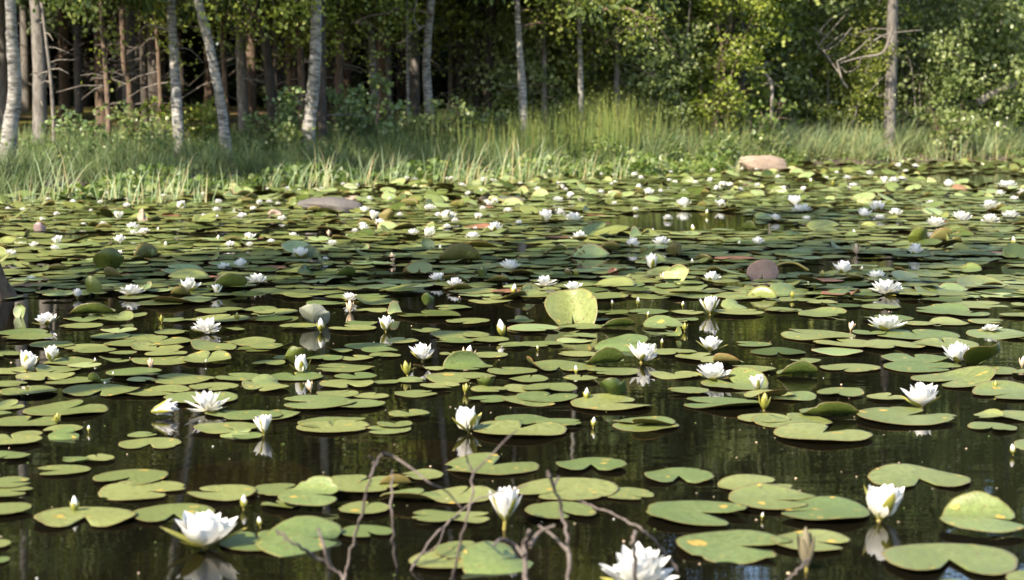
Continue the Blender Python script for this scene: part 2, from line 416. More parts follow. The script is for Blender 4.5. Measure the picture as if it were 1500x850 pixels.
def bough_set(seed, z0, z1, n, len0, len1, per, lsize, up=.25, droop=.35, spread=.22, flat=.8):
    """branches + leaves of a broadleaf crown along a vertical axis (local coordinates)"""
    r = np.random.default_rng(seed); gb, gl_ = Geo(), Geo()
    for i in range(n):
        f = (i + r.random()) / n; z = z0 + (z1 - z0) * f
        az = r.uniform(0, 2 * PI); L = (len0 * (1 - f) + len1 * f) * r.uniform(.55, 1.25)
        dirv = np.array([math.cos(az), math.sin(az), 0])
        ss = np.linspace(0, 1, 6)
        pts = np.array([dirv * L * s + np.array([0, 0, z + L * (up * s - droop * s * s)]) for s in ss]) + r.normal(size=(6, 3)) * .05 * L * ss[:, None]
        tube(gb, pts, np.linspace(.028, .006, 6) * (.6 + L * .3), 5)
        nt_ = r.integers(5, 9)
        for q in range(nt_):
            s = r.uniform(.25, 1.0); c0 = pts[0] * 0 + np.array([np.interp(s, ss, pts[:, k_]) for k_ in range(3)])
            d2 = unit(dirv * .5 + r.normal(size=3) * .6); d2[2] -= .35; tl = L * r.uniform(.18, .42)
            tw = np.array([c0, c0 + d2 * tl * .5, c0 + d2 * tl + np.array([0, 0, -.12 * tl])])
            tube(gb, tw, np.linspace(.008, .003, 3), 4)
            m = max(4, int(per / nt_ * r.uniform(.4, 1.5))); sx = r.random(m)
            pos = tw[0] + (tw[2] - tw[0]) * sx[:, None] + r.normal(size=(m, 3)) * np.array([spread, spread, spread * flat]) * L * .45
            leaves(gl_, pos, lsize * r.uniform(.65, 1.25, m), r, .5, .3, 1.0, 0, np.clip(r.random(m) * .6 + r.random() * .45, 0, 1))
    return gb, gl_

def shrub_set(seed, h, w, stems, per, lsize, z_lo=.15):
    """multi-stemmed shrub: stems, twigs, leaf clumps with gaps"""
    r = np.random.default_rng(seed); gb, gl_ = Geo(), Geo()
    for i in range(stems):
        az = r.uniform(0, 2 * PI); lean = r.uniform(.15, .5) * w / max(h, .3); H = h * r.uniform(.6, 1.0)
        ss = np.linspace(0, 1, 7); d = np.array([math.cos(az), math.sin(az), 0])
        pts = np.array([d * (0.08 * w + lean * H * s ** 1.3) + np.array([0, 0, H * s]) for s in ss]) + np.cumsum(r.normal(size=(7, 3)), 0) * .02 * h
        tube(gb, pts, np.linspace(.018, .004, 7) * (.5 + h * .25), 5)
        ncl = int(5 + h * 3)
        for q in range(ncl):
            s = r.uniform(z_lo, 1.0); c0 = np.array([np.interp(s, ss, pts[:, k_]) for k_ in range(3)])
            d2 = unit(r.normal(size=3) * np.array([1, 1, .5]) + d * .4); L = w * r.uniform(.12, .38) * (1.15 - .4 * s)
            tw = np.array([c0, c0 + d2 * L * .5 + np.array([0, 0, .05 * L]), c0 + d2 * L])
            tube(gb, tw, np.linspace(.008, .003, 3) * (.5 + h * .15), 4)
            m = max(5, int(per / ncl * r.uniform(.3, 1.6)))
            pos = tw[0] + (tw[2] - tw[0]) * (r.random(m) ** .6)[:, None] * 1.1 + r.normal(size=(m, 3)) * np.array([1, 1, .7]) * w * .055
            pos[:, 2] = np.maximum(pos[:, 2], .03)
            leaves(gl_, pos, lsize * r.uniform(.6, 1.25, m), r, .6, .2, 1.15, 0, np.clip(r.random(m) * .6 + r.random() * .45, 0, 1))
    return gb, gl_

def needle_set(seed, z0, z1, n, len0, len1, per=46):
    r = np.random.default_rng(seed); gb, gl_ = Geo(), Geo()
    for i in range(n):
        f = (i + r.random()) / n; z = z0 + (z1 - z0) * f; az = r.uniform(0, 2 * PI)
        L = (len0 * (1 - f) + len1 * f) * r.uniform(.7, 1.15); d = np.array([math.cos(az), math.sin(az), 0]); ss = np.linspace(0, 1, 5)
        pts = np.array([d * L * s + np.array([0, 0, z - L * (.15 * s + .25 * s * s) + .12 * L * s ** 3]) for s in ss])
        tube(gb, pts, np.linspace(.022, .005, 5), 4)
        m = int(per * (.4 + L)); s = r.uniform(.2, 1, m); side = np.cross(d, [0, 0, 1.0])
        pos = np.stack([np.interp(s, ss, pts[:, k_]) for k_ in range(3)], 1) + side * (r.uniform(-1, 1, m) * (1 - s * .6) * L * .35)[:, None]
        pos[:, 2] -= r.random(m) * .15
        leaves(gl_, pos, r.uniform(.14, .3, m), r, .3, .6, .38)
    return gb, gl_

birch_crowns, alder_crowns, spruce_crowns = [], [], []
for sd in (1, 2, 3):
    a, b_ = bough_set(sd, 2.6, 10.5, 34, 1.7, .7, 290, .066, .25, .36)
    birch_crowns.append((a.mesh('birch_limbs', M['brown_bark']), b_.mesh('birch_crown', M['leaf_birch'])))
a, b_ = bough_set(12, 2.5, 9.5, 34, 2.0, .7, 320, .07, .2, .42); YELLOW_CROWN = (a.mesh('birch_limbs', M['brown_bark']), b_.mesh('birch_crown', M['leaf_yellow']))
for sd in (4, 5, 6):
    a, b_ = needle_set(sd, 3.2, 14, 78, 1.9, .4, 60)
    spruce_crowns.append((a.mesh('spruce_limbs', M['dark_bark']), b_.mesh('spruce_crown', M['needle'])))
for sd in (7, 8):
    a, b_ = bough_set(sd, 2.2, 10.0, 30, 2.0, .9, 420, .08, .35, .3, .3)
    alder_crowns.append((a.mesh('alder_limbs', M['dark_bark']), b_.mesh('alder_crown', M['leaf_alder'])))

TREES = [ # kind, bark, path(u,v), w base, w top, metres behind the shore, label, landmark
 ('birch','birch',[(8,222),(15,190),(22,130),(18,60),(15,0)],24,15,2.0,'pale birch trunk curving up by the left edge, bright on one side'),
 ('pine','grey_bark',[(58,198),(57,100),(52,0)],21,18,3.6,'straight grey-brown pine trunk just right of the edge birch'),
 ('snag','dead_wood',[(80,200),(77,150),(71,85),(60,0)],6,4,3.0,'thin leaning dead snag with broken stubs beside the grey pine'),
 ('pine','brown_bark',[(160,194),(156,120),(150,45),(147,0)],8,6,4.0,'thin lone pine stem before the dark gap in the wood'),
 ('pine','brown_bark',[(192,178),(189,120),(182,95),(178,0)],9,8,8.5,'reddish tilted trunk deep behind the thin lone pine'),
 ('pine','dark_bark',[(213,165),(210,90),(205,0)],11,10,9.5,'dark trunk deep in the wood between two thin stems'),
 ('pine','brown_bark',[(237,165),(232,80),(226,0)],7,6,7.5,'slim brown stem just left of the pale straight birch'),
 ('birch','birch',[(263,212),(259,150),(254,70),(250,0)],16,13,2.4,'pale straight birch trunk, second birch from the left edge'),
 ('birch','birch',[(333,224),(326,170),(312,90),(300,40),(290,0)],15,12,1.9,'birch trunk leaning to the left as it rises'),
 ('pine','brown_bark',[(335,176),(328,100),(322,0)],8,7,6.5,'thin sunlit stem right behind the leaning birch'),
 ('pine','grey_bark',[(358,184),(354,100),(350,0)],16,14,6.0,'broad pinkish-grey trunk sunlit low down behind the leaning birch'),
 ('pine','dark_bark',[(404,180),(391,80),(378,0)],16,14,4.6,'dark leaning trunk between the leaning birch and the stout birch'),
 ('pine','brown_bark',[(430,184),(424,100),(420,0)],9,8,7.5,'slim brown trunk behind and left of the stout birch'),
 ('pine','brown_bark',[(444,188),(441,100),(438,0)],12,10,5.6,'brown trunk half hidden behind the stout birch'),
 ('birch','birch',[(444,226),(455,170),(461,100),(463,0)],21,15,1.9,'stout white birch with a bent flaring foot at the grass'),
 ('pine','dark_bark',[(473,218),(472,140),(470,0)],13,12,2.7,'dark trunk standing tight against the stout birch'),
 ('pine','brown_bark',[(494,194),(497,100),(500,0)],14,10,5.4,'brown pine trunk, sunlit near its foot, right of the stout birch'),
 ('birch','birch',[(551,162),(546,90),(541,0)],12,10,5.6,'greyish birch rising behind the glossy sapling'),
 ('pine','grey_bark',[(572,164),(568,80),(566,0)],9,8,6.6,'slim grey trunk right of the greyish birch'),
 ('birch','birch',[(598,184),(597,100),(596,0)],5,4,4.6,'very thin speckled birch pole under the broken branch'),
 ('birch','birch',[(635,184),(625,110),(628,40),(632,0)],14,11,3.9,'gently curved birch trunk, last clear birch before the leafy alders'),
 ('pine','grey_bark',[(660,156),(661,70),(662,0)],9,8,7.4,'grey trunk fading behind leaves right of the curved birch'),
 ('pine','dark_bark',[(676,164),(675,80),(676,0)],12,11,6.4,'first of three black trunks standing close together'),
 ('pine','dark_bark',[(700,168),(702,80),(706,0)],13,12,5.6,'middle of three black trunks standing close together'),
 ('pine','dark_bark',[(714,176),(717,80),(721,0)],14,13,4.6,'last and thickest of three black trunks standing close together'),
 ('birch','birch',[(768,198),(765,130),(760,60),(758,0)],14,8,2.0,'slender birch with a wide sunlit foot behind the tall reeds'),
 ('pine','brown_bark',[(724,168),(725,100),(726,0)],4,4,6.0,'pole-thin stem between the black trunks and the sunlit birch foot'),
 ('pine','grey_bark',[(798,184),(797,90),(796,0)],8,7,3.0,'slim grey stem among alder leaves, right of the sunlit birch foot'),
 ('birch','birch',[(852,186),(850,90),(847,0)],8,7,2.2,'speckled thin birch in the middle of the leafy alders'),
 ('pine','grey_bark',[(903,164),(904,80),(907,0)],9,8,2.6,'grey stem behind the tallest reeds and alder leaves'),
 ('pine','grey_bark',[(970,178),(971,80),(973,0)],9,8,2.4,'grey stem at the end of the tall reeds'),
 ('alder','dark_bark',[(1076,176),(1086,110),(1087,60),(1080,0)],14,11,2.3,'dark crooked alder trunk above the yellow-green bush'),
 ('alder','dark_bark',[(1098,174),(1097,90),(1108,0)],9,7,2.6,'thinner dark alder trunk beside the crooked one'),
 ('snag','dead_wood',[(1127,172),(1131,130),(1118,106),(1123,90)],6,3,.9,'short twisted bare white stem above the sedge'),
 ('pine','grey_bark',[(1304,166),(1306,80),(1308,0)],18,15,1.1,'straight grey trunk standing alone between dead branches and the glossy alder'),
 ('snag','dead_wood',[(1374,170),(1366,90),(1356,30),(1350,0)],6,5,2.6,'pale thin stem inside the glossy alder'),
  ('alder','grey_bark',[(825,184),(828,80),(831,0)],9,7,5.4,'slim alder stem rising inside the leafy thicket beside the speckled birch'),
 ('alder','dark_bark',[(880,180),(877,80),(874,0)],8,6,5.2,'thin dark alder stem behind the leafy thicket, left of the tallest reeds'),
 ('alder','grey_bark',[(940,178),(944,80),(948,0)],9,7,5.0,'grey alder stem leaning right behind the tallest reeds'),
 ('alder','dark_bark',[(1020,176),(1016,80),(1012,0)],9,7,4.6,'dark alder stem behind the end of the reeds'),
 ('alder','dark_bark',[(1140,174),(1145,80),(1150,0)],10,8,4.8,'dark alder stem behind the twisted white stem'),
 ('alder','dark_bark',[(1210,172),(1207,80),(1204,0)],9,7,5.0,'dark alder stem behind the dead grey branches'),
 ('alder','grey_bark',[(1262,172),(1265,80),(1268,0)],8,6,4.6,'grey alder stem just left of the lone grey trunk'),
 ('alder','dark_bark',[(1410,168),(1414,80),(1418,0)],11,9,4.4,'dark alder stem behind the glossy alder bush'),
 ('alder','grey_bark',[(1480,166),(1485,80),(1490,0)],11,9,4.4,'grey alder stem at the right edge behind the broad bush'),
]
tree_no = 0
SHADE_LIMBS = []
def build_tree(kind, bark, path, w0, w1, off, label, idx, r):
    ub = path[0][0]; Yt = shore_y(ub) + off
    P = [at_y(u, v, Yt + .12 * i_ * (1 if idx % 2 else -1)) for i_, (u, v) in enumerate(path)]
    gz = float(ground_z(P[0][0], Yt)); base = np.array([P[0][0], Yt, gz - .1])
    P[0] = base
    P = [p for i_, p in enumerate(P) if i_ == 0 or p[2] > base[2] + .15]
    r0, r1 = metres(w0, Yt) / 2, metres(w1, Yt) / 2
    t = empty({'birch': 'birch_tree', 'pine': 'pine_tree', 'snag': 'dead_tree', 'alder': 'alder_tree'}[kind], base)
    tag(t, label, 'tree' if kind != 'snag' else 'dead tree')
    g = Geo(); top = P[-1]; rad = list(np.linspace(r0, r1, len(P)))
    if kind != 'snag':
        dirv = unit(P[-1] - P[-2]); H = r.uniform(8.5, 11)
        for s in (.33, .66, 1.0):
            lean = dirv * np.array([1 - s * .6, 1 - s * .6, 1]); P.append(top + unit(lean) * (H - top[2]) * s); rad.append(r1 * (1 - .82 * s))
    pts = np.array(P) - base
    trunk_geo(g, base, pts, rad, 10 if w0 > 7 else 7, r, 1.5 if kind == 'birch' else 1.25)
    link('trunk', g.mesh('trunk', M[bark]), t)
    # bare broken branches low on the stem
    if kind in ('pine', 'snag') and w0 > 4:
        nb = 7 if kind == 'pine' else 8
        for q in range(nb):
            g = Geo(); s = r.uniform(.25, .95) if kind == 'snag' else r.uniform(.2, .6); kx = s * (len(pts) - 1) if kind == 'snag' else s * 3
            a_ = min(int(kx), len(pts) - 2); c0 = pts[a_] + (pts[a_ + 1] - pts[a_]) * (kx - a_)
            az = r.uniform(0, 2 * PI); L = r.uniform(.15, .4) if kind == 'snag' else r.uniform(.3, .9)
            d = np.array([math.cos(az), math.sin(az), r.uniform(-.5, .25)])
            tube(g, np.array([c0, c0 + d * L * .5 + [0, 0, .03], c0 + d * L + [0, 0, -.06 * L]]), np.array([.012, .008, .004]), 4)
            link('dead_branch', g.mesh('dead_branch', M['dead_wood']), t)
    if kind != 'snag':
        cr = {'birch': birch_crowns, 'alder': alder_crowns, 'pine': spruce_crowns}[kind]
        lim, cro = cr[idx % len(cr)] if path[-1][0] not in (378, 463, 500, 541, 566, 150, 773) else YELLOW_CROWN
        cx = pts[len(path) - 1] if len(pts) > len(path) - 1 else pts[-1]
        for nm, me in (('limbs', lim), ('crown', cro)):
            o = link(nm, me, t, (cx[0], cx[1], (-.3, -.5, .1, -.35)[idx % 4] if path[0][0] < 1060 else 1.2)); o.rotation_euler[2] = idx * 1.7
    return t
for i, row in enumerate(TREES):
    build_tree(*row, i, np.random.default_rng(100 + i))

# slanting alder trunk + leafy shrubs, right and centre
SH = {}
for key, (h, w, st, per, ls, mat) in {
    'big1': (4.6, 3.0, 9, 980, .095, 'leaf_alder'), 'big2': (4.2, 2.6, 8, 950, .088, 'leaf_alder'), 'big3': (4.8, 2.6, 8, 1250, .075, 'leaf_birch'),
    'yel': (4.2, 2.4, 6, 700, .08, 'leaf_yellow'), 'sap': (1.25, 1.1, 6, 120, .085, 'leaf_sapling'), 'low': (.75, .9, 8, 90, .06, 'leaf_alder'),
    'light': (.7, .8, 8, 80, .06, 'leaf_sapling'), 'bright': (.8, .9, 7, 80, .06, 'herb'), 'wand': (1.0, .5, 6, 110, .05, 'leaf_yellow')}.items():
    a, b_ = shrub_set(hash(key) % 1 + sum(map(ord, key)), h, w, st, per, ls)
    SH[key] = (a.mesh('stems', M['brown_bark'] if key not in ('big1', 'big2', 'big3') else M['grey_bark']), b_.mesh('foliage', M[mat]))
SHRUBS = [ ('big2', 1440, 1.5, .82, 'bright alder bush spilling over the sedge near the right edge'),
 ('big1', 1362, 1.7, .78, 'bright alder bush touching the lone grey trunk from the right'),
 ('big3', 1215, 2.0, .72, 'alder bush pushing forward below the dead grey branches'),
 ('yel', 1030, 1.5, .85, 'light yellow-green bush leaning over the sedge left of the crooked alder'),
 ('big2', 968, 1.8, .7, 'alder bush standing forward at the right end of the reeds'),
 # key, u, metres behind shore, scale, label
 ('big1', 1475, 1.9, 1.05, 'broad alder bush with glossy round leaves filling the right edge'),
 ('big2', 1385, 2.0, .9, 'glossy alder bush right of the lone grey trunk'),
 ('big2', 1530, 2.5, 1.1, 'tall alder bush half cut off by the right edge of the view'),
 ('big3', 1340, 3.6, .95, 'dim alder bush just behind the lone grey trunk'),
 ('big3', 1240, 2.9, .85, 'shaded leafy bush hung with dead grey branches'),
 ('yel', 1190, 3.2, 1.1, 'yellow-green bush high behind the dead grey branches'),
 ('big1', 1150, 3.8, .85, 'leafy bush behind the twisted white stem'),
 ('yel', 1045, 2.9, 1.15, 'bright yellow-green bush beside the dark crooked alder'),
 ('big3', 1010, 3.0, .9, 'leafy bush at the end of the tall reeds'),
 ('big1', 960, 3.6, .9, 'dark leafy alder bush behind the tallest reeds'),
 ('big2', 905, 3.2, .85, 'alder bush in the middle of the leafy thicket'),
 ('big3', 845, 3.8, .95, 'alder bush around the speckled thin birch'),
 ('big1', 790, 3.9, .8, 'alder bush just right of the sunlit birch foot'),
 ('big2', 735, 5.2, .75, 'alder bush behind the three black trunks'),
 ('low', 690, 2.4, 1.3, 'low dark bush under the three black trunks'),
 ('low', 640, 2.2, 1.2, 'low dark bush at the foot of the curved birch'),
 ('sap', 556, 2.2, 1.0, 'glossy-leaved sapling right of the stout birch'),
 ('sap', 520, 2.9, .8, 'smaller leafy sapling close to the stout birch'),
 ('sap', 385, 2.2, .85, 'dark leafy sapling between the leaning and stout birches'),
 ('low', 420, 2.0, 1.1, 'low leafy bush left of the stout birch foot'),
 ('wand', 290, 2.9, 1.0, 'yellowish upright sapling between two birch trunks'),
 ('wand', 310, 3.4, .9, 'thin yellowish sapling touching the leaning birch'),
 ('wand', 240, 3.0, 1.05, 'yellowish sapling left of the pale straight birch'),
 ('low', 205, 2.5, 1.15, 'leafy bush with a tall shoot left of the yellowish saplings'),
 ('light', 112, 2.5, 1.0, 'pale-leaved little bush by the dead snag'),
 ('bright', 1112, .9, 1.5, 'low yellow-green bush at the foot of the crooked alder'),
 ('low', 1388, .5, 1.5, 'small round bush growing out of the bank sedge'),
 ('low', 1020, 2.0, 1.2, 'low leafy bush behind the sedge left of the yellow-green bush'),
]
for i, (key, u, off, sc, label) in enumerate(SHRUBS):
    Ys = shore_y(min(u, 1520)) + off + (.15 if key[:3] in ('big', 'yel') and u < 1350 else 0); x = (u - 750) / F * Ys
    t = empty('alder_shrub' if key.startswith('big') else 'leafy_shrub', (x, Ys, float(ground_z(x, Ys)) - .03)); t.scale = (sc,) * 3; t.rotation_euler[2] = i * 2.1
    tag(t, label, 'shrub'); link('stems', SH[key][0], t); link('foliage', SH[key][1], t)

# dead hanging branches on the right and broken boughs
def limb(label, path, Yt, w0, w1, subs=(), name='dead_branch'):
    g = Geo(); P = np.array([at_y(u, v, Yt + .1 * math.sin(3 * i_)) for i_, (u, v) in enumerate(path)]); b0 = P[0].copy(); P = smooth_path(P, 4) - b0
    tube(g, P, np.linspace(metres(w0, Yt) / 2, metres(w1, Yt) / 2, len(P)), 6)
    for sp in subs:
        Q = smooth_path(np.array([at_y(u, v, Yt + .15 * i_) for i_, (u, v) in enumerate(sp)]), 4) - b0
        tube(g, Q, np.linspace(metres(w1 * 1.3, Yt) / 2, metres(w1 * .6, Yt) / 2, len(Q)), 5)
    o = link(name, g.mesh(name, M['dead_wood'])); o.location = b0; tag(o, label, 'branch'); return o
Yd = shore_y(1270) + 1.1
limb('bare grey branch arching from the lone grey trunk down over the bank', [(1308, 40), (1302, 58), (1292, 78), (1262, 84), (1232, 92)], Yd, 4, 2.2, [[(1292, 78), (1296, 90), (1300, 95)], [(1280, 60), (1300, 50), (1350, 44)], [(1262, 84), (1255, 100), (1240, 106), (1232, 98)]])
limb('dead hanging branch with a pale broken tip over the sedge', [(1226, 90), (1230, 105), (1234, 118), (1242, 130)], Yd, 3.6, 2.2, [[(1232, 110), (1224, 100), (1205, 72)], [(1226, 90), (1250, 78), (1275, 55)]])
limb('tangle of thin bare grey twigs in front of the shaded bush', [(1195, 60), (1204, 74), (1225, 66), (1248, 40)], Yd + .3, 2.4, 1.4, [[(1204, 74), (1215, 82), (1228, 80)], [(1200, 66), (1222, 40), (1240, 20)], [(1210, 70), (1235, 50), (1260, 55)], [(1198, 50), (1215, 30), (1245, 12)], [(1190, 40), (1210, 52), (1240, 62)]])
limb('crooked bare branch broken off near the curved birch', [(610, 0), (606, 28), (614, 42), (602, 50), (592, 60)], shore_y(605) + 3.2, 3.6, 2.6, [[(614, 42), (622, 38), (630, 40)], [(604, 72), (597, 76), (592, 80)]])
limb('curved dead branch among the alder leaves', [(890, 20), (904, 46), (912, 66), (916, 110)], shore_y(905) + 2.8, 3, 2, [[(912, 66), (903, 60), (896, 40)]])
limb('low dead branch reaching left from the pale straight birch', [(256, 45), (238, 42), (216, 36), (203, 50)], shore_y(250) + 2.3, 2.6, 1.4, [[(262, 70), (280, 74), (298, 92)]])
limb('dark slanting alder limb reaching out of the right edge', [(1432, 152), (1452, 138), (1476, 128), (1510, 110), (1560, 60)], shore_y(1470) + 1.0, 13, 9)

# deep wood: spruces behind, and the shore trees beyond the frame that shade it
proto = None; r = np.random.default_rng(77)
def spruce_proto(i):
    t = empty('spruce_tree', (0, 0, 0)); g = Geo()
    rr = np.random.default_rng(500 + i)
    tube(g, np.array([(0, 0, -.3), (.02, .02, .5), (.05 * i - .05, .03, 4), (.03, 0, 9), (0, 0, 14.5)]), np.array([.17, .135, .115, .07, .01]), 9, 0, .04, rr)
    link('trunk', g.mesh('trunk', M[('brown_bark', 'dark_bark', 'grey_bark')[i]]), t)
    g = Geo()
    for q in range(26):
        z = rr.uniform(.9, 4.5); az = rr.uniform(0, 2 * PI); L = rr.uniform(.3, 1.2); d = np.array([math.cos(az), math.sin(az), -.25])
        tube(g, np.array([[0, 0, z], d * L * .5 + [0, 0, z], d * L + [0, 0, z - .1 * L]]), np.array([.011, .007, .003]), 4)
    link('dead_branches', g.mesh('dead_branches', M['dead_wood']), t)
    link('limbs', spruce_crowns[i][0], t); link('crown', spruce_crowns[i][1], t)
    tag(t, 'bare-stemmed spruce standing deep in the dark wood behind the shore trees', 'tree', 'spruces deep in the wood'); return t
protos = [spruce_proto(i) for i in range(3)]; used = [False] * 3
spots = []
tries = 0
while len(spots) < 120 and tries < 20000:
    tries += 1
    x, y = r.uniform(-34, 26), r.uniform(22, 62)
    s = float(inland(x, y))
    if s < 8.5 or abs(x) > .42 * y + 9: continue
    if x > .06 * y and s < 10: continue
    if min([9] + [math.hypot(x - a, y - b) for a, b in spots]) < 1.9: continue
    spots.append((x, y))
for n_, (x, y) in enumerate(spots):
    k_ = n_ % 3; sc = r.uniform(.8, 1.15)
    if not used[k_]:
        o = protos[k_]; used[k_] = True; o.location = (x, y, float(ground_z(x, y))); o.rotation_euler[2] = r.uniform(0, 6); o.scale = (sc, sc, sc)
    else: dup(protos[k_], (x, y, float(ground_z(x, y))), r.uniform(0, 6), sc)

# alders on the left bank near the camera: their crowns shade a band of the pond
bc = []
for sd in (21, 22):
    a, b_ = bough_set(sd, -1.5, 1.7, 24, 1.5, 1.0, 220, .075, .3, .3, .3)
    bc.append((a.mesh('alder_limbs', M['dark_bark']), b_.mesh('alder_crown', M['leaf_alder'])))
def bank_alder(tx, ty, H, label, k_, sc=1.0, r0=.1, at=None):
    """crown centre at height H; its shade falls round (tx, ty)"""
    off = H / math.tan(SUN_EL); x, y = at or (tx + SD.x / math.cos(SUN_EL) * off, ty + SD.y / math.cos(SUN_EL) * off)
    t = empty('alder_tree', (x, y, max(-.25, float(ground_z(x, y)) - .1))); rr = np.random.default_rng(900 + k_); g = Geo()
    pts = np.array([(.03, 0, 0), (-.03, .02, .7), (-.08, 0, 2), (-.02, .05, H * .6), (0, 0, H + 1.4)])
    p = smooth_path(pts, 6); tube(g, p, np.interp(p[:, 2], [0, .18, .45, 1.2, H * .6, H + 1.4], [r0 * 1.9, r0 * 1.35, r0 * 1.1, r0, r0 * .6, .02]), 16, 0, .07, rr)
    link('trunk', g.mesh('trunk', M['foot_bark']), t)
    for nm, me in zip(('limbs', 'crown'), bc[k_ % 2]):
        o = link(nm, me, t, (0, 0, H)); o.rotation_euler[2] = k_ * 2.0; o.scale = (sc,) * 3
    tag(t, label, 'tree'); return t
bank_alder(0, 0, 7.0, 'dark brown trunk foot standing at the water on the left edge', 0, .9, .15, (-3.0, 9.45))
bank_alder(-2.3, 10.7, 5.5, 'alder on the near left bank, shading the water', 1, .95)
bank_alder(-.6, 11.0, 7.0, 'second alder on the near left bank, shading the water', 2, .95)
bank_alder(1.0, 11.3, 8.6, 'third alder on the near left bank, shading the water', 3, .85)
bank_alder(-3.9, 23.0, 7.0, 'alder on the far left bank beyond the view, shading the grass', 5, .85)
bank_alder(-2.0, 25.2, 7.5, 'second alder on the far left bank beyond the view, shading the grass', 6, .95)
bank_alder(2.4, 11.3, 9.8, 'fourth alder on the near left bank, shading the water', 4, .7)

# far mass of forest that closes the view
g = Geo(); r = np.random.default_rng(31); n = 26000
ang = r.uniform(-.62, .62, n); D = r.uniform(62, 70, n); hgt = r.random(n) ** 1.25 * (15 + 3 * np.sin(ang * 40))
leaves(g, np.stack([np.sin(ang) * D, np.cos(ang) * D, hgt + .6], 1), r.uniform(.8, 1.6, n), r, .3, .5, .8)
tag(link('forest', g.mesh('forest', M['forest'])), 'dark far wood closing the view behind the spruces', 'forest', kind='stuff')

# ------------------------------------------------------------------ grasses
def blades(g, base, h, w, lean, r, curve=.35, tint=None, mat=0, sway=(0, 0)):
    n = len(base); az = r.uniform(0, 2 * PI, n); d = np.stack([np.cos(az), np.sin(az), np.zeros(n)], 1) * lean[:, None] + np.array([sway[0], sway[1], 0]) * r.random(n)[:, None]
    fa = r.uniform(0, 2 * PI, n); sd = np.stack([np.cos(fa), np.sin(fa) * .4, np.zeros(n)], 1)
    T = np.array([0, .4, .75, 1.0]); WD = np.array([.8, 1, .65, 0])
    V = []
    for t, wd in zip(T, WD):
        c = base + d * (h * (t * (1 - curve) + curve * t ** 2.4 * 1.3))[:, None]; c[:, 2] += h * (t - np.linalg.norm(d, axis=1) * .45 * t ** 2.5)
        if t < 1: V += [c - sd * (w * wd / 2)[:, None], c + sd * (w * wd / 2)[:, None]]
        else: V += [c]
    V = np.stack(V, 1).reshape(-1, 3); i = np.arange(n)[:, None] * 7
    q = np.concatenate([i + np.array([0, 1, 3, 2]), i + np.array([2, 3, 5, 4])]); t3 = i + np.array([4, 5, 6])
    tt = r.random(n) if tint is None else tint
    uv = np.stack([np.repeat(tt, 7), np.tile([0, 0, .4, .4, .75, .75, 1.0], n)], 1)
    g.add(V, [q, t3], uv, mat)

def tufts(b, per, r, sd=.05):
    c = b[:max(1, len(b) // per)]; q = np.repeat(c, per, 0); hh = np.repeat(r.uniform(.55, 1.25, len(c)), per)
    q = q + np.concatenate([r.normal(0, sd, (len(q), 2)), np.zeros((len(q), 1))], 1); q[:, 2] = ground_z(q[:, 0], q[:, 1]) - .02
    return q, hh

def scatter(n, x0, x1, s0, s1, r, margin=2.2):
    out = []; m = 0
    while m < n:
        k_ = n * 3; x = r.uniform(x0, x1, k_); y = np.interp(x, SHX, SHY) + r.uniform(s0 - .5, s1 + .5, k_) / .78
        s = inland(x, y); ok = (s > s0) & (s < s1) & (np.abs(x) < .3 * y + margin)
        p = np.stack([x[ok], y[ok], ground_z(x[ok], y[ok])], 1); out.append(p); m += len(p)
    return np.concatenate(out)[:n]

r = np.random.default_rng(5); g = Geo()
b = scatter(46000, -8, 2.6, -.15, 3.6, r); nz = .5 + .5 * np.sin(b[:, 0] * 2.3) * np.sin(b[:, 1] * 2.9 + 1)
b, hh = tufts(b, 26, r, .06); nz = .5 + .5 * np.sin(b[:, 0] * 2.3) * np.sin(b[:, 1] * 2.9 + 1)
blades(g, b, r.uniform(.25, .62, len(b)) * (.6 + .5 * nz) * hh, r.uniform(.005, .011, len(b)), r.uniform(.1, .65, len(b)), r, .45)
b = scatter(9000, -8, 12, 3.0, 9, r)
blades(g, b, r.uniform(.12, .35, len(b)), r.uniform(.005, .01, len(b)), r.uniform(.1, .6, len(b)), r)
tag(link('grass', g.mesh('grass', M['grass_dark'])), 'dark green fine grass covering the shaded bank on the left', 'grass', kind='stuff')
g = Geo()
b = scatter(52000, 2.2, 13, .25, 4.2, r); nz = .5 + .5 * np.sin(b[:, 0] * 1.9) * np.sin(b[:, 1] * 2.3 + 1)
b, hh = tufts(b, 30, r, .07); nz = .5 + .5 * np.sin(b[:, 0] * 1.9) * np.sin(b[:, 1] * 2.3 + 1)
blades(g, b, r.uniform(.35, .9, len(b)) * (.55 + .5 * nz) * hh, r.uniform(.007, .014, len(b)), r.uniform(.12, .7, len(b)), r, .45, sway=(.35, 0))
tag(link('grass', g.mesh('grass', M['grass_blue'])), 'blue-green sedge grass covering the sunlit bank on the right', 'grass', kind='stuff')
g = Geo()
b = scatter(5600, -1.8, 4.6, .3, 2.6, r); den = np.exp(-((b[:, 0] - 1.6) / 1.7) ** 2) * (.45 + .55 * np.sin(b[:, 0] * 5 + np.sin(b[:, 1] * 3)) ** 2) + .12; b = b[r.random(len(b)) < den]
hh = r.uniform(.6, 1.15, len(b)) * (.75 + .35 * np.exp(-((b[:, 0] - 1.9) / 1.0) ** 2))
blades(g, b, hh, r.uniform(.008, .014, len(b)), r.uniform(.02, .22, len(b)), r, .2)
hd = b[::3] + np.stack([r.normal(0, .05, len(b[::3])), r.normal(0, .05, len(b[::3])), hh[::3] * .93], 1)
for q in range(3): leaves(g, hd + r.normal(size=hd.shape) * np.array([.015, .015, .06]), .035, r, .2, -.2, .5, 1)
tag(link('reeds', g.mesh('reeds', [M['reed'], M['leaf_yellow']])), 'tall yellow-green reeds with pale heads on the middle of the bank', 'reeds', kind='stuff')
g = Geo()
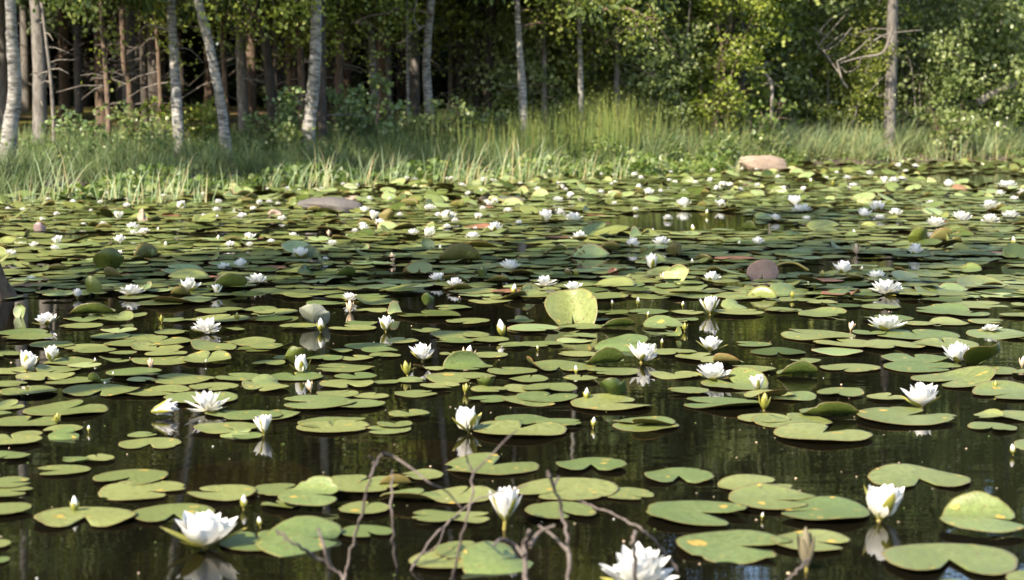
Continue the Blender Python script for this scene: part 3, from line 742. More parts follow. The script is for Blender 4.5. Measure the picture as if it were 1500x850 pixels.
b = scatter(15000, .8, 5.2, .0, 1.4, r); nz = np.abs(np.sin(b[:, 0] * 3.1) * np.sin(b[:, 1] * 2.2))
b[:, 2] += r.random(len(b)) * (.12 + .42 * nz); leaves(g, b, r.uniform(.035, .075, len(b)), r, .5, -.1, .7)
b = scatter(5000, -8, 3, .8, 3.5, r); b[:, 2] += r.random(len(b)) * .35; leaves(g, b, r.uniform(.03, .06, len(b)), r, .5, -.1, .8)
b = scatter(4000, 5, 13, .0, .9, r); b[:, 2] += r.random(len(b)) * .15; leaves(g, b, r.uniform(.03, .06, len(b)), r, .5, -.1, .8)
b = scatter(7000, -5, 3.5, -1.5, .15, r); b[:, 2] = r.random(len(b)) ** 2 * .2 * (1 + .5 * np.sin(b[:, 0] * 4)) + .01; leaves(g, b, r.uniform(.05, .11, len(b)), r, .9, -.1, 1.1)
tag(link('undergrowth', g.mesh('undergrowth', M['herb'])), 'low leafy herbs along the waterline of the bank', 'undergrowth', kind='stuff')

# sedge clumps standing in the shallow water
CL = [(85, 296, 52, 70, 'widest sedge clump with a tan bent tip at the left'), (40, 300, 26, 46, 'small thin sedge clump by the left edge'), (168, 296, 30, 46, 'sedge clump with a long blade arching right'),
 (205, 300, 34, 56, 'tall pale sedge clump in front of the dark grass'), (238, 298, 34, 52, 'sedge clump ending the pale row on the left'), (262, 292, 24, 60, 'sedge clump with curling tan tips'), (290, 300, 18, 44, 'few arching sedge blades right of the pale row'),
 (335, 290, 10, 46, 'single upright sedge shoot before the dark grass'), (395, 282, 18, 50, 'thin sedge shoots left of the grey rock'), (440, 280, 26, 52, 'sedge clump behind the flat grey rock'), (478, 280, 30, 62, 'tall sedge clump over the grey rock'),
 (530, 276, 34, 52, 'sedge clump right of the grey rock'), (580, 272, 34, 50, 'loose sedge clump before the dark bank'), (655, 270, 34, 62, 'pale drooping sedge clump left of the dark rock'), (690, 276, 40, 66, 'dense drooping sedge clump in front of the dark rock'),
 (752, 270, 34, 68, 'tall sedge clump right of the dark rock'), (784, 268, 30, 66, 'sedge clump below the sunlit birch foot'), (812, 266, 16, 56, 'narrow sedge clump below the tall reeds'), (855, 264, 26, 44, 'short sedge clump under the reeds'), (905, 264, 24, 44, 'olive sedge clump beside the leafy herbs'),
 (965, 258, 14, 44, 'few sedge blades between the herbs and the pink boulder'), (1078, 254, 12, 34, 'few sedge blades left of the pink boulder'), (1312, 240, 14, 34, 'sedge clump at the dark mud'), (1362, 238, 14, 32, 'sedge clump right of the dark mud'), (1432, 236, 30, 52, 'broad sedge clump near the far right bank'), (1402, 240, 20, 44, 'sedge clump beside the broad one on the far right')]
for i, (u, v, w, h, lab) in enumerate(CL):
    p = on_z(u, v, 0); Wm, Hm = metres(w, p[1]), metres(h, p[1]); r = np.random.default_rng(300 + i); n = int(5 + w * .62); Hm *= 1.3; Wm *= 1.5
    b = np.stack([r.normal(0, Wm * .24, n), r.normal(0, .15, n), np.full(n, -.12)], 1); g = Geo()
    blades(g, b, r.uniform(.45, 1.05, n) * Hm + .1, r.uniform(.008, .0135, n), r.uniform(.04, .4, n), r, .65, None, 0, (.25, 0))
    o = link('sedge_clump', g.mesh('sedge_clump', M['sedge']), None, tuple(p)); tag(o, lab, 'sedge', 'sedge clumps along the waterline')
    LAND.append((u, v, 'the ' + lab))

# ------------------------------------------------------------------ lily pads
def outline(th, a0, r):
    ph = r.uniform(0, 6, 3)
    R = 1 + .018 * np.sin(2 * th + ph[0]) + .014 * np.sin(3 * th + ph[1]) + .008 * np.sin(7 * th + ph[2])
    R = R + .006 * np.sin(13 * th + ph[1] * 2) + .004 * np.sin(23 * th + ph[0])
    for q in range(r.integers(0, 3)):
        R = R * (1 - r.uniform(.03, .13) * np.exp(-((th - r.uniform(.6, 5.7)) / r.uniform(.04, .1)) ** 2))
    d = np.minimum(np.abs(th - a0), np.abs(2 * PI - a0 - th))
    return R * (1 - .3 * np.exp(-(d / .13) ** 1.5))

def bend(P, ang, s0, total, rad):
    d = np.array([math.cos(ang), math.sin(ang), 0]); s = P @ d - s0; mv = s > 0
    a = np.minimum(s / rad, total); rest = s - a * rad
    ns = rad * np.sin(a) + rest * np.cos(a); nz = rad * (1 - np.cos(a)) + rest * np.sin(a)
    zz = P[:, 2].copy(); Q = P.copy()
    n_h = -np.sin(a); n_v = np.cos(a)
    Q[mv] = (P + d * (ns - s)[:, None] + d * (n_h * zz)[:, None])[mv]
    Q[mv, 2] = (nz + n_v * zz)[mv]
    return Q

def pad_geo(g, r, segs=44, notch=.12, rings=(.05, .3, .6, .85, .95, 1.0), wave=.02, lift=.01, bends=(), thick=.014, mats=(0, 1), cup=0.0, xf=None):
    th = np.linspace(notch, 2 * PI - notch, segs); R = outline(th, notch, r); ph = r.uniform(0, 6, 3)
    V, U = [], []
    for q in rings:
        z = wave * (np.sin(2 * th + ph[0]) * q ** 2 + .6 * np.sin(3 * th + ph[1]) * q ** 3 + .25 * np.sin(5 * th + ph[2]) * q ** 4) + lift * q ** 8 + cup * q * q
        V.append(np.stack([np.cos(th) * R * q - .04, np.sin(th) * R * q, z], 1)); U.append(np.stack([np.full(segs, q), th / (2 * PI)], 1))
    P = np.concatenate(V); U = np.concatenate(U); n = len(P); nr = len(rings)
    B = P.copy(); B[:, 2] -= thick * np.clip((1.04 - np.repeat(rings, segs)) * 5, .25, 1)
    A = np.concatenate([P, B])
    for b in bends: A = bend(A, *b)
    if xf is not None: A = xf(A)
    i = (np.arange(nr - 1)[:, None] * segs + np.arange(segs - 1)[None]).ravel()
    q = np.stack([i, i + segs, i + segs + 1, i + 1], 1)
    cap = np.arange(segs - 2)
    capf = np.stack([np.zeros(segs - 2, int), cap + 1, cap + 2], 1)
    e = (nr - 1) * segs + np.arange(segs - 1)
    rim = np.stack([e, e + n, e + n + 1, e + 1], 1)
    st = np.arange(nr - 1) * segs
    s1 = np.stack([st, st + n, st + segs + n, st + segs], 1); s2 = np.stack([st + segs - 1, st + 2 * segs - 1, st + 2 * segs - 1 + n, st + segs - 1 + n], 1)
    UU = np.concatenate([U, U])
    g.add(A, [q, capf], None if False else UU, mats[0])
    g.n -= 0
    base = g.n - len(A)
    for fa in (q[:, ::-1] + n, capf[:, ::-1] + n, rim, s1, s2):
        g.f.append(fa + base); g.m.append(np.full(len(fa), mats[1], np.int32))

PADM = {}
def pad_mesh(key, topm, underm, **kw):
    if key not in PADM:
        g = Geo(); pad_geo(g, np.random.default_rng(abs(hash_s(key))), **kw); PADM[key] = g.mesh('lily_pad', [M[topm], M[underm]])
    return PADM[key]
def hash_s(s): return sum((i + 1) * ord(c) for i, c in enumerate(str(s)))

THINGS = []      # (object, category, u, v, adjective, noun) waiting for a label
pr = np.random.default_rng(2024)
def T_(s): return [tuple(float(x) for x in t.split(',')) for t in s.split()]
# pads read off the photograph: left edge, right edge, mid height (pixels inside a crop), per crop
CROPS = [
 (0, 400, 3.745, '-20,265,330 10,280,362 330,555,298 350,560,255 540,730,262 555,750,322 500,720,352 650,855,352 855,1045,335 175,420,400 330,580,412 395,635,437 580,830,395 700,1060,380 720,1000,415 600,745,450 800,1030,448 730,1060,485 1000,1270,485 1050,1300,420 1220,1500,385 1290,1510,420 1390,1560,505 1205,1340,317 890,1070,262 1085,1330,215 1060,1370,258 1320,1520,205 1375,1560,230 1370,1590,262 -90,120,455 250,510,492 380,555,520 545,715,492 200,430,540 -80,190,540 100,405,580 240,520,600 -60,150,615 600,890,560 700,860,597 820,1170,590 1175,1460,575 0,310,658 360,755,655 690,1045,655 1040,1300,640 910,1300,695 150,590,755 -60,130,740 -60,60,785 -30,330,825 1120,1360,775 1240,1540,800 760,1010,172 830,1140,160 560,800,235'),
 (370, 400, 3.745, '0,230,413 0,250,220 -20,240,258 150,350,302 415,680,310 515,690,280 555,740,208 110,250,475 300,490,475 480,660,470 390,540,440 600,800,432 640,810,458 520,770,405 730,915,382 870,1025,320 985,1300,345 1000,1210,385 1180,1400,375 1060,1295,270 1400,1560,318 1395,1540,273 340,655,530 90,380,572 450,680,580 380,660,620 655,800,605 790,960,592 -60,190,640 360,580,672 560,750,680 135,560,725 430,720,730 955,1340,580 880,1050,530 1050,1330,528 1030,1150,450 1180,1390,455 920,1140,632 1200,1400,650 1180,1410,700 780,1020,665 750,965,783 -60,250,785 250,640,830 690,870,845 800,1130,235 990,1210,195 1180,1420,155 400,600,140 300,520,172 560,800,165'),
 (740, 400, 3.745, '200,330,130 205,290,172 635,805,115 890,1120,112 820,1110,82 1215,1460,100 1140,1420,135 1150,1425,225 1430,1600,210 910,1090,220 670,890,215 480,680,225 350,560,262 10,140,270 20,295,315 295,530,305 320,500,350 290,480,375 760,990,300 930,1060,262 800,1000,265 840,985,350 -40,130,405 90,315,395 290,500,447 820,1050,445 940,1220,468 1255,1455,395 1070,1300,500 1240,1480,535 20,240,588 100,490,520 -100,170,550 450,730,548 790,1070,562 320,510,590 890,1110,655 1075,1440,615 965,1380,720 1320,1600,685 370,812,725 0,250,640 100,385,645 60,400,690 0,340,705 -60,250,810 170,430,835 605,930,830 1280,1560,805 540,760,75 660,860,45'),
 (1100, 400, 3.745, '-60,110,105 155,360,150 310,470,170 420,600,185 600,825,190 560,700,160 890,1190,118 950,1110,90 780,1105,50 1140,1430,78 1300,1560,45 1360,1560,105 1180,1330,122 1290,1530,135 890,1190,212 1075,1410,180 940,1150,157 1075,1310,230 1350,1580,237 1430,1620,182 610,880,255 830,1010,282 980,1190,278 1200,1390,275 265,525,232 75,275,208 155,560,352 560,740,335 690,1130,345 1195,1570,342 340,690,395 320,605,437 10,290,440 610,960,410 880,1250,397 215,380,487 380,700,525 720,1080,478 750,1155,525 1160,1460,540 1430,1640,560 890,1330,602 1225,1620,670 60,355,680 360,620,668 640,845,690 0,440,815 590,1125,800 1225,1380,795 1330,1640,790 320,620,40 300,520,85'),
 (0, 620, 3.695, '235,445,42 75,230,65 -90,225,105 -60,155,190 695,850,72 650,975,118 335,470,212 450,620,200 185,475,262 -80,185,345 -80,185,385 500,910,305 545,1015,370 -130,155,485 200,720,525 720,1165,500 1010,1375,395 1380,1700,375 -120,50,665 -120,50,750 1060,1400,40 1250,1420,80'),
 (370, 620, 3.695, '45,260,450 350,790,345 465,750,475 240,630,25 600,855,40 800,1030,297 700,1020,410 930,1320,395 850,1110,525 1050,1300,525 480,760,600 1045,1560,232 990,1390,705 860,1250,755 -190,250,645 1205,1700,45'),
 (740, 620, 3.695, '280,650,240 60,590,370 520,815,390 105,500,495 750,1130,300 1160,1560,340 775,1330,505 1215,1700,430 935,1590,675 570,920,15'),
 (1100, 620, 3.695, '90,640,490 120,545,655 635,1190,310 140,640,70 735,1415,760 1185,1430,30 1430,1760,130 1380,1700,870 1000,1250,900'),
]
PADS = []
for x0, y0, k_, s in CROPS:
    for L, R, c in T_(s): PADS.append((x0 + (L + R) / 2 / k_, y0 + c / k_, (R - L) / k_))
NOTCH = {}   # pads whose cut shows clearly: nearest pad to (u,v) gets this direction (0 = right, 90 = away)
for (u, v, d) in [(1345, 703, 268), (866, 685, 268), (995, 701, 268), (1390, 825, 262), (128, 762, 275), (254, 753, 280), (742, 681, 60), (1080, 803, 335), (1018, 757, 330), (1205, 638, 50), (898, 594, 20), (220, 650, 272), (97, 690, 200), (0, 720, 0), (600, 630, 100), (1335, 614, 30), (280, 722, 170), (190, 700, 250)]:
    NOTCH[min(range(len(PADS)), key=lambda i: (PADS[i][0] - u) ** 2 + 4 * (PADS[i][1] - v) ** 2)] = d

def place_pad(u, v, w, i, hand=True):
    p = on_z(u, v); R = metres(w, p[1]) / 2
    q = pr.random(); near = v > 560
    mat = 'pad' if q < .66 else ('pad_green' if q < .88 else 'pad_pale' if q < .93 else 'pad_dark')
    if near and mat in ('pad_pale', 'pad_dark'): mat = 'pad'
    vr = int(pr.integers(0, 9)); notch = (.05, .09, .14, .2, .28)[vr % 5]
    q = pr.random(); kind = 'flat'
    if q > .86 and not i in NOTCH: kind = 'lift'
    if q > .965 and not i in NOTCH and not near: kind = 'curl'
    kw = dict(notch=notch if i not in NOTCH else .32, wave=.012 + .012 * (vr % 3), lift=.012)
    if i in NOTCH: vr += 20
    if kind == 'lift': kw['bends'] = ((vr * .7, .1 + .1 * (vr % 4), .35 + .1 * (vr % 3), .8),)
    if kind == 'curl': kw['bends'] = ((vr * .7, .25 + .08 * (vr % 4), 1.3 + .2 * (vr % 3), .3),)
    me = pad_mesh((mat, kind, vr), mat, 'under', **kw)
    o = link('lily_pad', me, None, (p[0], p[1], .0035 + .0014 * (i * 5 % 7)))
    rz = math.radians(NOTCH[i]) if i in NOTCH else pr.uniform(0, 2 * PI)
    o.rotation_euler = (pr.normal(0, .008) + .003, pr.normal(0, .008), rz)
    o.scale = (R * pr.uniform(1.0, 1.09), R * pr.uniform(.98, 1.09), R)
    wm = 2 * R
    adj = ('broad ' if wm > .3 else 'small ' if wm < .17 else '') + {'pad': 'olive', 'pad_green': 'fresh green', 'pad_pale': 'pale', 'pad_dark': 'dark olive'}[mat]
    THINGS.append((o, 'lily pad', u, v, adj, 'lily pad' if kind != 'curl' else 'lily pad with one edge curled up', 'lily pads floating on the pond'))
    return o
for i, (u, v, w) in enumerate(PADS): place_pad(u, v, w, i)

# the crowded middle and far pads
HOLES = [(1000, 325, 125, 16), (1425, 262, 80, 10), (405, 338, 40, 7), (110, 346, 60, 7), (640, 433, 60, 8), (1290, 385, 90, 8), (1180, 395, 60, 10), (560, 400, 50, 6), (730, 452, 60, 10), (880, 385, 60, 7), (480, 345, 50, 5), (1120, 333, 60, 8), (300, 345, 50, 5), (760, 362, 50, 6), (1350, 345, 50, 6), (1460, 395, 50, 7)]
cand = []; r = np.random.default_rng(404)
cell = {}
for _ in range(60000):
    y = 9.3 * (37.0 / 9.3) ** r.random() if r.random() < .5 else r.uniform(9.3, 36); x = r.uniform(-.36, .36) * y
    if inland(np.array([x]), np.array([y]))[0] > .15: continue
    u, v = proj((x, y, 0))
    if v > 438 or not -170 < u < 1670: continue
    if any(((u - a) / c) ** 2 + ((v - b) / d) ** 2 < 1 for a, b, c, d in HOLES): continue
    if v > 385 and r.random() < .35 or 312 < v <= 385 and r.random() < .33: continue
    D = r.uniform(.16, .31) if y < 14 else r.uniform(.16, .29)
    md = .27 * D + (.065 if v > 370 else .045)
    ok = True; cx, cy = int(x / .25), int(y / .25)
    for a in (-1, 0, 1):
        for b in (-1, 0, 1):
            for (x2, y2) in cell.get((cx + a, cy + b), ()):
                if (x - x2) ** 2 + (y - y2) ** 2 < md * md * 1.6: ok = False
    if not ok: continue
    cell.setdefault((cx, cy), []).append((x, y)); cand.append((u, v, D, x, y))
cand.sort(key=lambda c: -c[2] / c[4] + (9 if not 0 < c[0] < 1500 else 0))
n_ind = max(0, 296 - len(PADS))
near_c, far_c = cand[:n_ind], cand[n_ind:]
for j, (u, v, D, x, y) in enumerate(near_c): place_pad(u, v, D * F / y, 1000 + j)
g = Geo(); MATS = ['pad_far', 'pad_green_far', 'pad_pale', 'pad_dark', 'pad_red', 'under']
for j, (u, v, D, x, y) in enumerate(far_c):
    q = r.random(); q = q if v > 303 else .5 + q * .47; mi = 0 if q < .52 else 1 if q < .68 else 2 if q < .84 else 3 if q < .988 else 4
    rz = r.uniform(0, 2 * PI); c_, s_ = math.cos(rz), math.sin(rz); t1, t2 = r.normal(0, .014, 2); bends = (); q = r.random(); z0 = .004 + .003 * (j % 9)
    if q > .86: bends = ((r.uniform(0, 6), r.uniform(.0, .5), r.uniform(.3, .9), r.uniform(.4, .9)),)
    if q > (.955 if v > 310 or u > 800 else .9): bends = ((r.uniform(0, 6), r.uniform(.1, .5), r.uniform(1.0, 2.0), r.uniform(.2, .4)),)
    cup = r.uniform(-.035, .012) if v > 305 or u > 800 else r.uniform(-.14, .05)
    if q < .03 or (v < 300 and q < (.3 if u < 760 else .08)): t1, t2 = r.normal(0, .22, 2); z0 += .035
    def xf(A, x=x, y=y, D=D, c_=c_, s_=s_, t1=t1, t2=t2, z0=z0):
        A = A * (D / 2); Q = np.empty_like(A); Q[:, 0] = A[:, 0] * c_ - A[:, 1] * s_ + x; Q[:, 1] = A[:, 0] * s_ + A[:, 1] * c_ + y
        Q[:, 2] = A[:, 2] + (Q[:, 0] - x) * t1 + (Q[:, 1] - y) * t2 + z0; return Q
    pad_geo(g, r, 20, r.uniform(.05, .22), (.06, .5, .85, 1.0), .018, .015, bends, .014, (mi, 5), cup, xf)
tag(link('lily_pads', g.mesh('lily_pads', [M[m] for m in MATS])), 'dense carpet of small distant lily pads reaching to the far bank', 'lily pads', kind='stuff')

# upturned leaves
UP = [ # u, v(base), w, h, side shown, tilt extra yaw, top mat, under mat, curl?, label
 (838, 472, 92, 46, 'top', .15, 'pad', 'under', 0, 'tall pale leaf standing up with a pink rim and a clear midrib'),
 (1117, 413, 46, 31, 'under', -.1, 'pad_red', 'under_purple', 0, 'oval leaf showing its mauve underside above dark water'),
 (992, 415, 40, 24, 'top', -.5, 'pad_pale', 'under', 0, 'pale shiny half-raised leaf left of the cup-shaped far lily'),
 (990, 376, 28, 25, 'under', .2, 'pad_dark', 'under', 0, 'brownish leaf standing upright beside a white lily'),
 (944, 378, 21, 18, 'under', -.6, 'pad_dark', 'under', 0, 'small olive leaf standing just left of the brownish one'),
 (935, 350, 27, 22, 'top', .9, 'pad_pale', 'under', 1, 'pale green leaf folded into an upright blade far out'),
 (160, 397, 48, 29, 'under', .2, 'pad_dark', 'pad_dark', 0, 'big dark green leaf standing high in the shade'),
 (133, 434, 34, 31, 'under', -.3, 'pad_dark', 'pad_dark', 0, 'dark upright leaf in front of the big shaded one'),
 (335, 424, 66, 20, 'under', .5, 'pad_green', 'pad_dark', 1, 'long dark curled leaf near the shaded water lilies'),
 (136, 463, 70, 16, 'under', .1, 'pad_green', 'pad_dark', 1, 'long low leaf rolled over, near the white lily on the left'),
 (145, 564, 40, 20, 'under', -.9, 'pad_green', 'pad_dark', 1, 'green leaf with a steeply curled side among flat pads'),
 (628, 450, 22, 28, 'under', .4, 'pad_dark', 'pad_dark', 0, 'narrow dark olive leaf standing upright in mid pond'),
 (582, 463, 30, 34, 'top', 1.0, 'pad_pale', 'under', 1, 'pale green leaf rising like a slanted blade'),
 (460, 478, 50, 28, 'under', -.2, 'pad_pale', 'under_pale', 0, 'greyish leaf on edge with water shining through it'),
 (432, 534, 38, 25, 'under', .1, 'pad_green', 'pad_dark', 0, 'squarish dark green leaf behind a half-open bud'),
 (888, 536, 62, 24, 'under', .35, 'pad_green', 'pad_dark', 1, 'dark green leaf curled up against a large white lily'),
 (898, 585, 51, 27, 'under', -.15, 'pad_dark', 'pad_dark', 0, 'rounded dark leaf raised behind a broad flat pad'),
 (918, 514, 90, 18, 'top', .1, 'pad_green', 'under', 2, 'large domed shiny leaf left of the lone white lily cup'),
 (908, 482, 56, 13, 'under', .3, 'pad_green', 'pad_dark', 1, 'olive leaf curled along one side, behind the domed leaf'),
 (1171, 552, 64, 18, 'under', .2, 'pad_green', 'pad_dark', 1, 'olive boat-shaped leaf with a dark reflection'),
 (1220, 612, 90, 20, 'under', .05, 'pad_green', 'pad_dark', 1, 'broad leaf with a thick dark rolled-up front edge'),
 (1448, 537, 76, 30, 'under', .55, 'pad_green', 'pad_dark', 0, 'olive leaf leaning up against a white lily on the right'),
 (1221, 438, 60, 17, 'top', -.3, 'pad_green', 'under', 2, 'shiny humped leaf left of the wide double-looking lily'),
 (1162, 432, 62, 14, 'top', .3, 'pad_green', 'under', 2, 'smooth domed green leaf in front of the mauve leaf'),
 (1078, 452, 40, 11, 'top', .3, 'pad_green', 'under', 2, 'small domed leaf beside the tall lily cup'),
 (712, 570, 35, 15, 'under', -.1, 'pad_dark', 'pad_dark', 0, 'small olive leaf poking up between flat pads'),
 (580, 716, 50, 28, 'under', .1, 'pad_green', 'under', 1, 'red-brown funnel-shaped leaf behind the bare twigs'),
 (1347, 358, 37, 22, 'under', .1, 'pad_dark', 'pad_dark', 0, 'very dark round leaf on edge far out on the right'),
 (1411, 280, 28, 12, 'top', .2, 'pad_red', 'pad_dark', 2, 'pink-topped humped leaf near the far water on the right'),
 (1100, 338, 24, 14, 'under', -.7, 'pad_dark', 'pad_dark', 1, 'dark folded leaf at the edge of the open far water'),
 (567, 326, 26, 20, 'under', .1, 'pad_dark', 'under', 0, 'olive pointed leaf standing among far flowers'),
 (60, 342, 22, 17, 'under', .3, 'pad_red', 'under_purple', 0, 'pinkish grey leaf on edge near the left sedges'),
 (898, 405, 18, 11, 'top', .2, 'pad_red', 'under', 0, 'small red leaf sticking up in mid pond'),
 (624, 368, 27, 17, 'top', .4, 'pad_pale', 'under', 0, 'grey-green leaf raised beside far white lilies'),
 (708, 408, 19, 22, 'under', .2, 'pad_dark', 'pad_dark', 0, 'dark little leaf standing upright left of a star-shaped lily'),
 (611, 404, 42, 17, 'under', -.3, 'pad_dark', 'under', 1, 'dark olive curled leaf left of two white cups'),
 (506, 407, 38, 14, 'under', .6, 'pad_dark', 'pad_dark', 1, 'dark curled leaf among shaded grey pads'),
 (32, 465, 27, 24, 'top', -.5, 'pad_pale', 'under', 0, 'pale leaf propped up beside the dark trunk foot'),
 (1445, 778, 126, 34, 'top', .1, 'pad_green', 'under', 3, 'very large pad with its back lobe folded up, cut off by the right edge'),
 (455, 742, 96, 34, 'top', .35, 'pad_green', 'under', 3, 'large bluish pad with a raised back edge behind the bare twigs'),
 (450, 806, 150, 24, 'top', .2, 'pad_green', 'under', 2, 'very large shiny bluish leaf at the bottom under the bare twigs'),
 (345, 640, 46, 12, 'top', 0, 'pad_green', 'under', 2, 'small domed bluish pad over a brown rock'),
 (92, 643, 46, 13, 'top', .2, 'pad_green', 'under', 2, 'bluish domed pad tilted in dark water on the left'),
 (735, 838, 120, 24, 'top', .3, 'pad_green', 'under', 2, 'blurred grey-green leaf at the bottom beside the bare twigs'),
 (1362, 410, 36, 9, 'top', .2, 'pad_green', 'under', 2, 'low humped leaf right of the wide double-looking lily'),
 (395, 566, 52, 13, 'top', .3, 'pad_green', 'under', 2, 'broad domed pad with a white glint right of dark water'),
]
for i, (u, v, w, h, side, yaw, tm, um, mode, lab) in enumerate(UP):
    p = on_z(u, v); Dm, Hm = metres(w, p[1]), metres(h, p[1]); g = Geo(); rr = np.random.default_rng(700 + i)
    R = Dm / 2
    if mode == 0:      # a leaf standing on edge, cupped
        sg = rr.uniform(.25, .7) if i else .75
        bn = () if i == 1 else ((PI / 2, .02, sg, .45), (-PI / 2, .02, rr.uniform(.2, .9), .45)) + (((PI + rr.uniform(-.5, .5), .35, rr.uniform(.5, 1.1), .4),) if i else ())
        pad_geo(g, rr, 44, .1, wave=.045, bends=bn, mats=(0, 1), cup=.04, thick=.016)
        t = math.asin(min(.97, Hm / (1.55 * R))); t = t if side == 'top' else -t
        o = link('upturned_lily_leaf', g.mesh('upturned_lily_leaf', [M[tm], M[um]]), None, (p[0], p[1], Hm * (.42 if i else .22)))
        o.rotation_euler = (t, 0, 0); o.rotation_euler = (Matrix.Rotation(yaw, 3, 'Z') @ Matrix.Rotation(t, 3, 'X') @ Matrix.Rotation(((4.71 if side == 'top' else 1.57) + rr.uniform(-.35, .35) * (i > 0)), 3, 'Z')).to_euler()
    elif mode == 1:    # one side rolled up towards the viewer (shows its underside) or away
        a_ = (-PI / 2 if side == 'under' else PI / 2) + yaw * .8
        sr = min(.75, Hm / R * .5)
        pad_geo(g, rr, 44, .1, wave=.03, mats=(0, 1), bends=((a_, .15, 1.35, .28), (a_ + 2.6, .5, .4, .5)), thick=.016)
        o = link('upturned_lily_leaf', g.mesh('upturned_lily_leaf', [M[tm], M[um]]), None, (p[0], p[1] + R * .3, .012))
        zs = Hm / max(.05, .62 * R); o.scale = (R, R, R * min(1.6, zs)); o.rotation_euler = (.02, 0, 0)
    elif mode == 2:    # domed
        pad_geo(g, rr, 44, .08, wave=.05, mats=(0, 1), cup=-.2, bends=((yaw * 4, .3, .4, .6),), thick=.016)
        o = link('upturned_lily_leaf', g.mesh('upturned_lily_leaf', [M[tm], M[um]]), None, (p[0], p[1] + R * .4, Hm * .5)); o.rotation_euler = (.22, .1 * math.sin(i), yaw * 3)
    else:              # back lobe folded up
        pad_geo(g, rr, 44, .14, wave=.03, mats=(0, 1), cup=-.08, bends=((PI / 2 - yaw, .35, .95, .35),), thick=.016)
        o = link('upturned_lily_leaf', g.mesh('upturned_lily_leaf', [M[tm], M[um]]), None, (p[0], p[1] + R * .2, .03)); o.rotation_euler = (.05, 0, 0)
    if mode != 1: o.scale = (R, R, R)
    tag(o, lab, 'lily leaf', 'raised and curled lily leaves'); LAND.append((u, v - h * .3, 'the ' + lab))

# ------------------------------------------------------------------ water lilies
def petal(g, az, el, L, Wd, r, mat, curl=.35, cupv=.25, base=.03, z0=.0, tip=1.0, nl=7, nw=5):
    ts = np.linspace(0, 1, nl); ws = np.linspace(-1, 1, nw)
    prof = Wd * (np.sin(PI * np.clip(ts * .93 + .05, 0, 1) ** (.8 * tip)) ** .6); prof[0] = Wd * .35; prof[-1] = Wd * .05
    x = base; z = z0; C = []
    for i, t in enumerate(ts):
        C.append((x, z)); e = el + curl * (t - .35); x += L / (nl - 1) * math.cos(e); z += L / (nl - 1) * math.sin(e)
    V, U = [], []
    for (x, z), wd, t in zip(C, prof, ts):
        e = el + curl * (t - .35)
        for w in ws:
            k_ = cupv * wd * (w * w) * 1.4
            V.append((x - math.sin(e) * k_ , w * wd, z + math.cos(e) * k_)); U.append((.5 + w * .5, t))
    V = np.array(V); c, s = math.cos(az), math.sin(az)
    V = np.stack([V[:, 0] * c - V[:, 1] * s, V[:, 0] * s + V[:, 1] * c, V[:, 2]], 1)
    i = (np.arange(nl - 1)[:, None] * nw + np.arange(nw - 1)[None]).ravel()
    g.add(V, np.stack([i, i + 1, i + nw + 1, i + nw], 1), U, mat)

STY = { # rings of (n, elevation, length, width); sepal elevation
 'bowl': ([(8, .7, .5, .135), (8, 1.0, .48, .135), (7, 1.2, .46, .125), (6, 1.38, .42, .1)], .5, .48),
 'wide': ([(8, .3, .52, .115), (9, .58, .5, .115), (8, .88, .47, .11), (7, 1.15, .4, .09)], .14, .5),
 'cup': ([(7, 1.1, .62, .18), (7, 1.25, .62, .18), (6, 1.38, .56, .15)], 1.02, .58),
}
def flower_parts(style, seed):
    rings, sel, slen = STY[style]; r = np.random.default_rng(seed); de = (-.12, .02, .1, .2, -.04)[(seed - 40 - len(style)) // 7 % 5]; dl = r.uniform(.9, 1.08); dw = r.uniform(.9, 1.12); gp, gs, gy = Geo(), Geo(), Geo()
    for k_, (n, el, L, wd) in enumerate(rings):
        for q in range(n):
            petal(gp, 2 * PI * (q + .5 * (k_ % 2)) / n + r.normal(0, .09), el + de + r.normal(0, .13), L * dl * r.uniform(.82, 1.08), wd * dw * r.uniform(.85, 1.15), r, 0, .38 + r.normal(0, .12), .32, .05 - .008 * k_, .012 * k_)
    for q in range(4): petal(gs, 2 * PI * (q + .25) / 4 + r.normal(0, .12), sel + r.normal(0, .08), slen * r.uniform(.92, 1.02), .085, r, 0, .3, .2, .05, -.012, .9)
    for k_ in range(26):
        a, q = r.uniform(0, 2 * PI), r.uniform(.01, .07); h = r.uniform(.09, .17)
        tube(gy, np.array([(q * math.cos(a), q * math.sin(a), .03), (q * 1.3 * math.cos(a), q * 1.3 * math.sin(a), .03 + h * .6), (q * 1.1 * math.cos(a), q * 1.1 * math.sin(a), .03 + h)]), [.008, .01, .005], 4)
    allv = np.concatenate(gp.v); sc = 1 / max(np.ptp(allv[:, 0]), np.ptp(allv[:, 1]))
    for gg in (gp, gs, gy): gg.v = [v * sc for v in gg.v]
    return gp, gs, gy, float(np.concatenate(gp.v)[:, 2].max())
FL = {}
for st in STY:
    for q in range(5):
        gp, gs, gy, H = flower_parts(st, 40 + q * 7 + len(st))
        gj = Geo()
        for k_, gg in enumerate((gp, gs, gy)):
            b0 = gj.n
            for v_, u_ in zip(gg.v, gg.uv): gj.v.append(v_); gj.uv.append(u_)
            gj.f += [f + b0 for f in gg.f]; gj.m += [np.full(len(f), k_, np.int32) for f in gg.f]; gj.n += gg.n
        gst = Geo(); tube(gst, np.array([(0, 0, .01), (.05, .03, -.4), (.3, .1, -2.2)]), [.055, .05, .045], 6)
        FL[st, q] = dict(petals=gp.mesh('petals', M['petal']), sepals=gs.mesh('sepals', M['sepal']), stamens=gy.mesh('stamens', M['stamen']),
                         stem=gst.mesh('stem', M['stem']), whole=gj.mesh('water_lily', [M['petal'], M['sepal'], M['stamen']]), h=H)
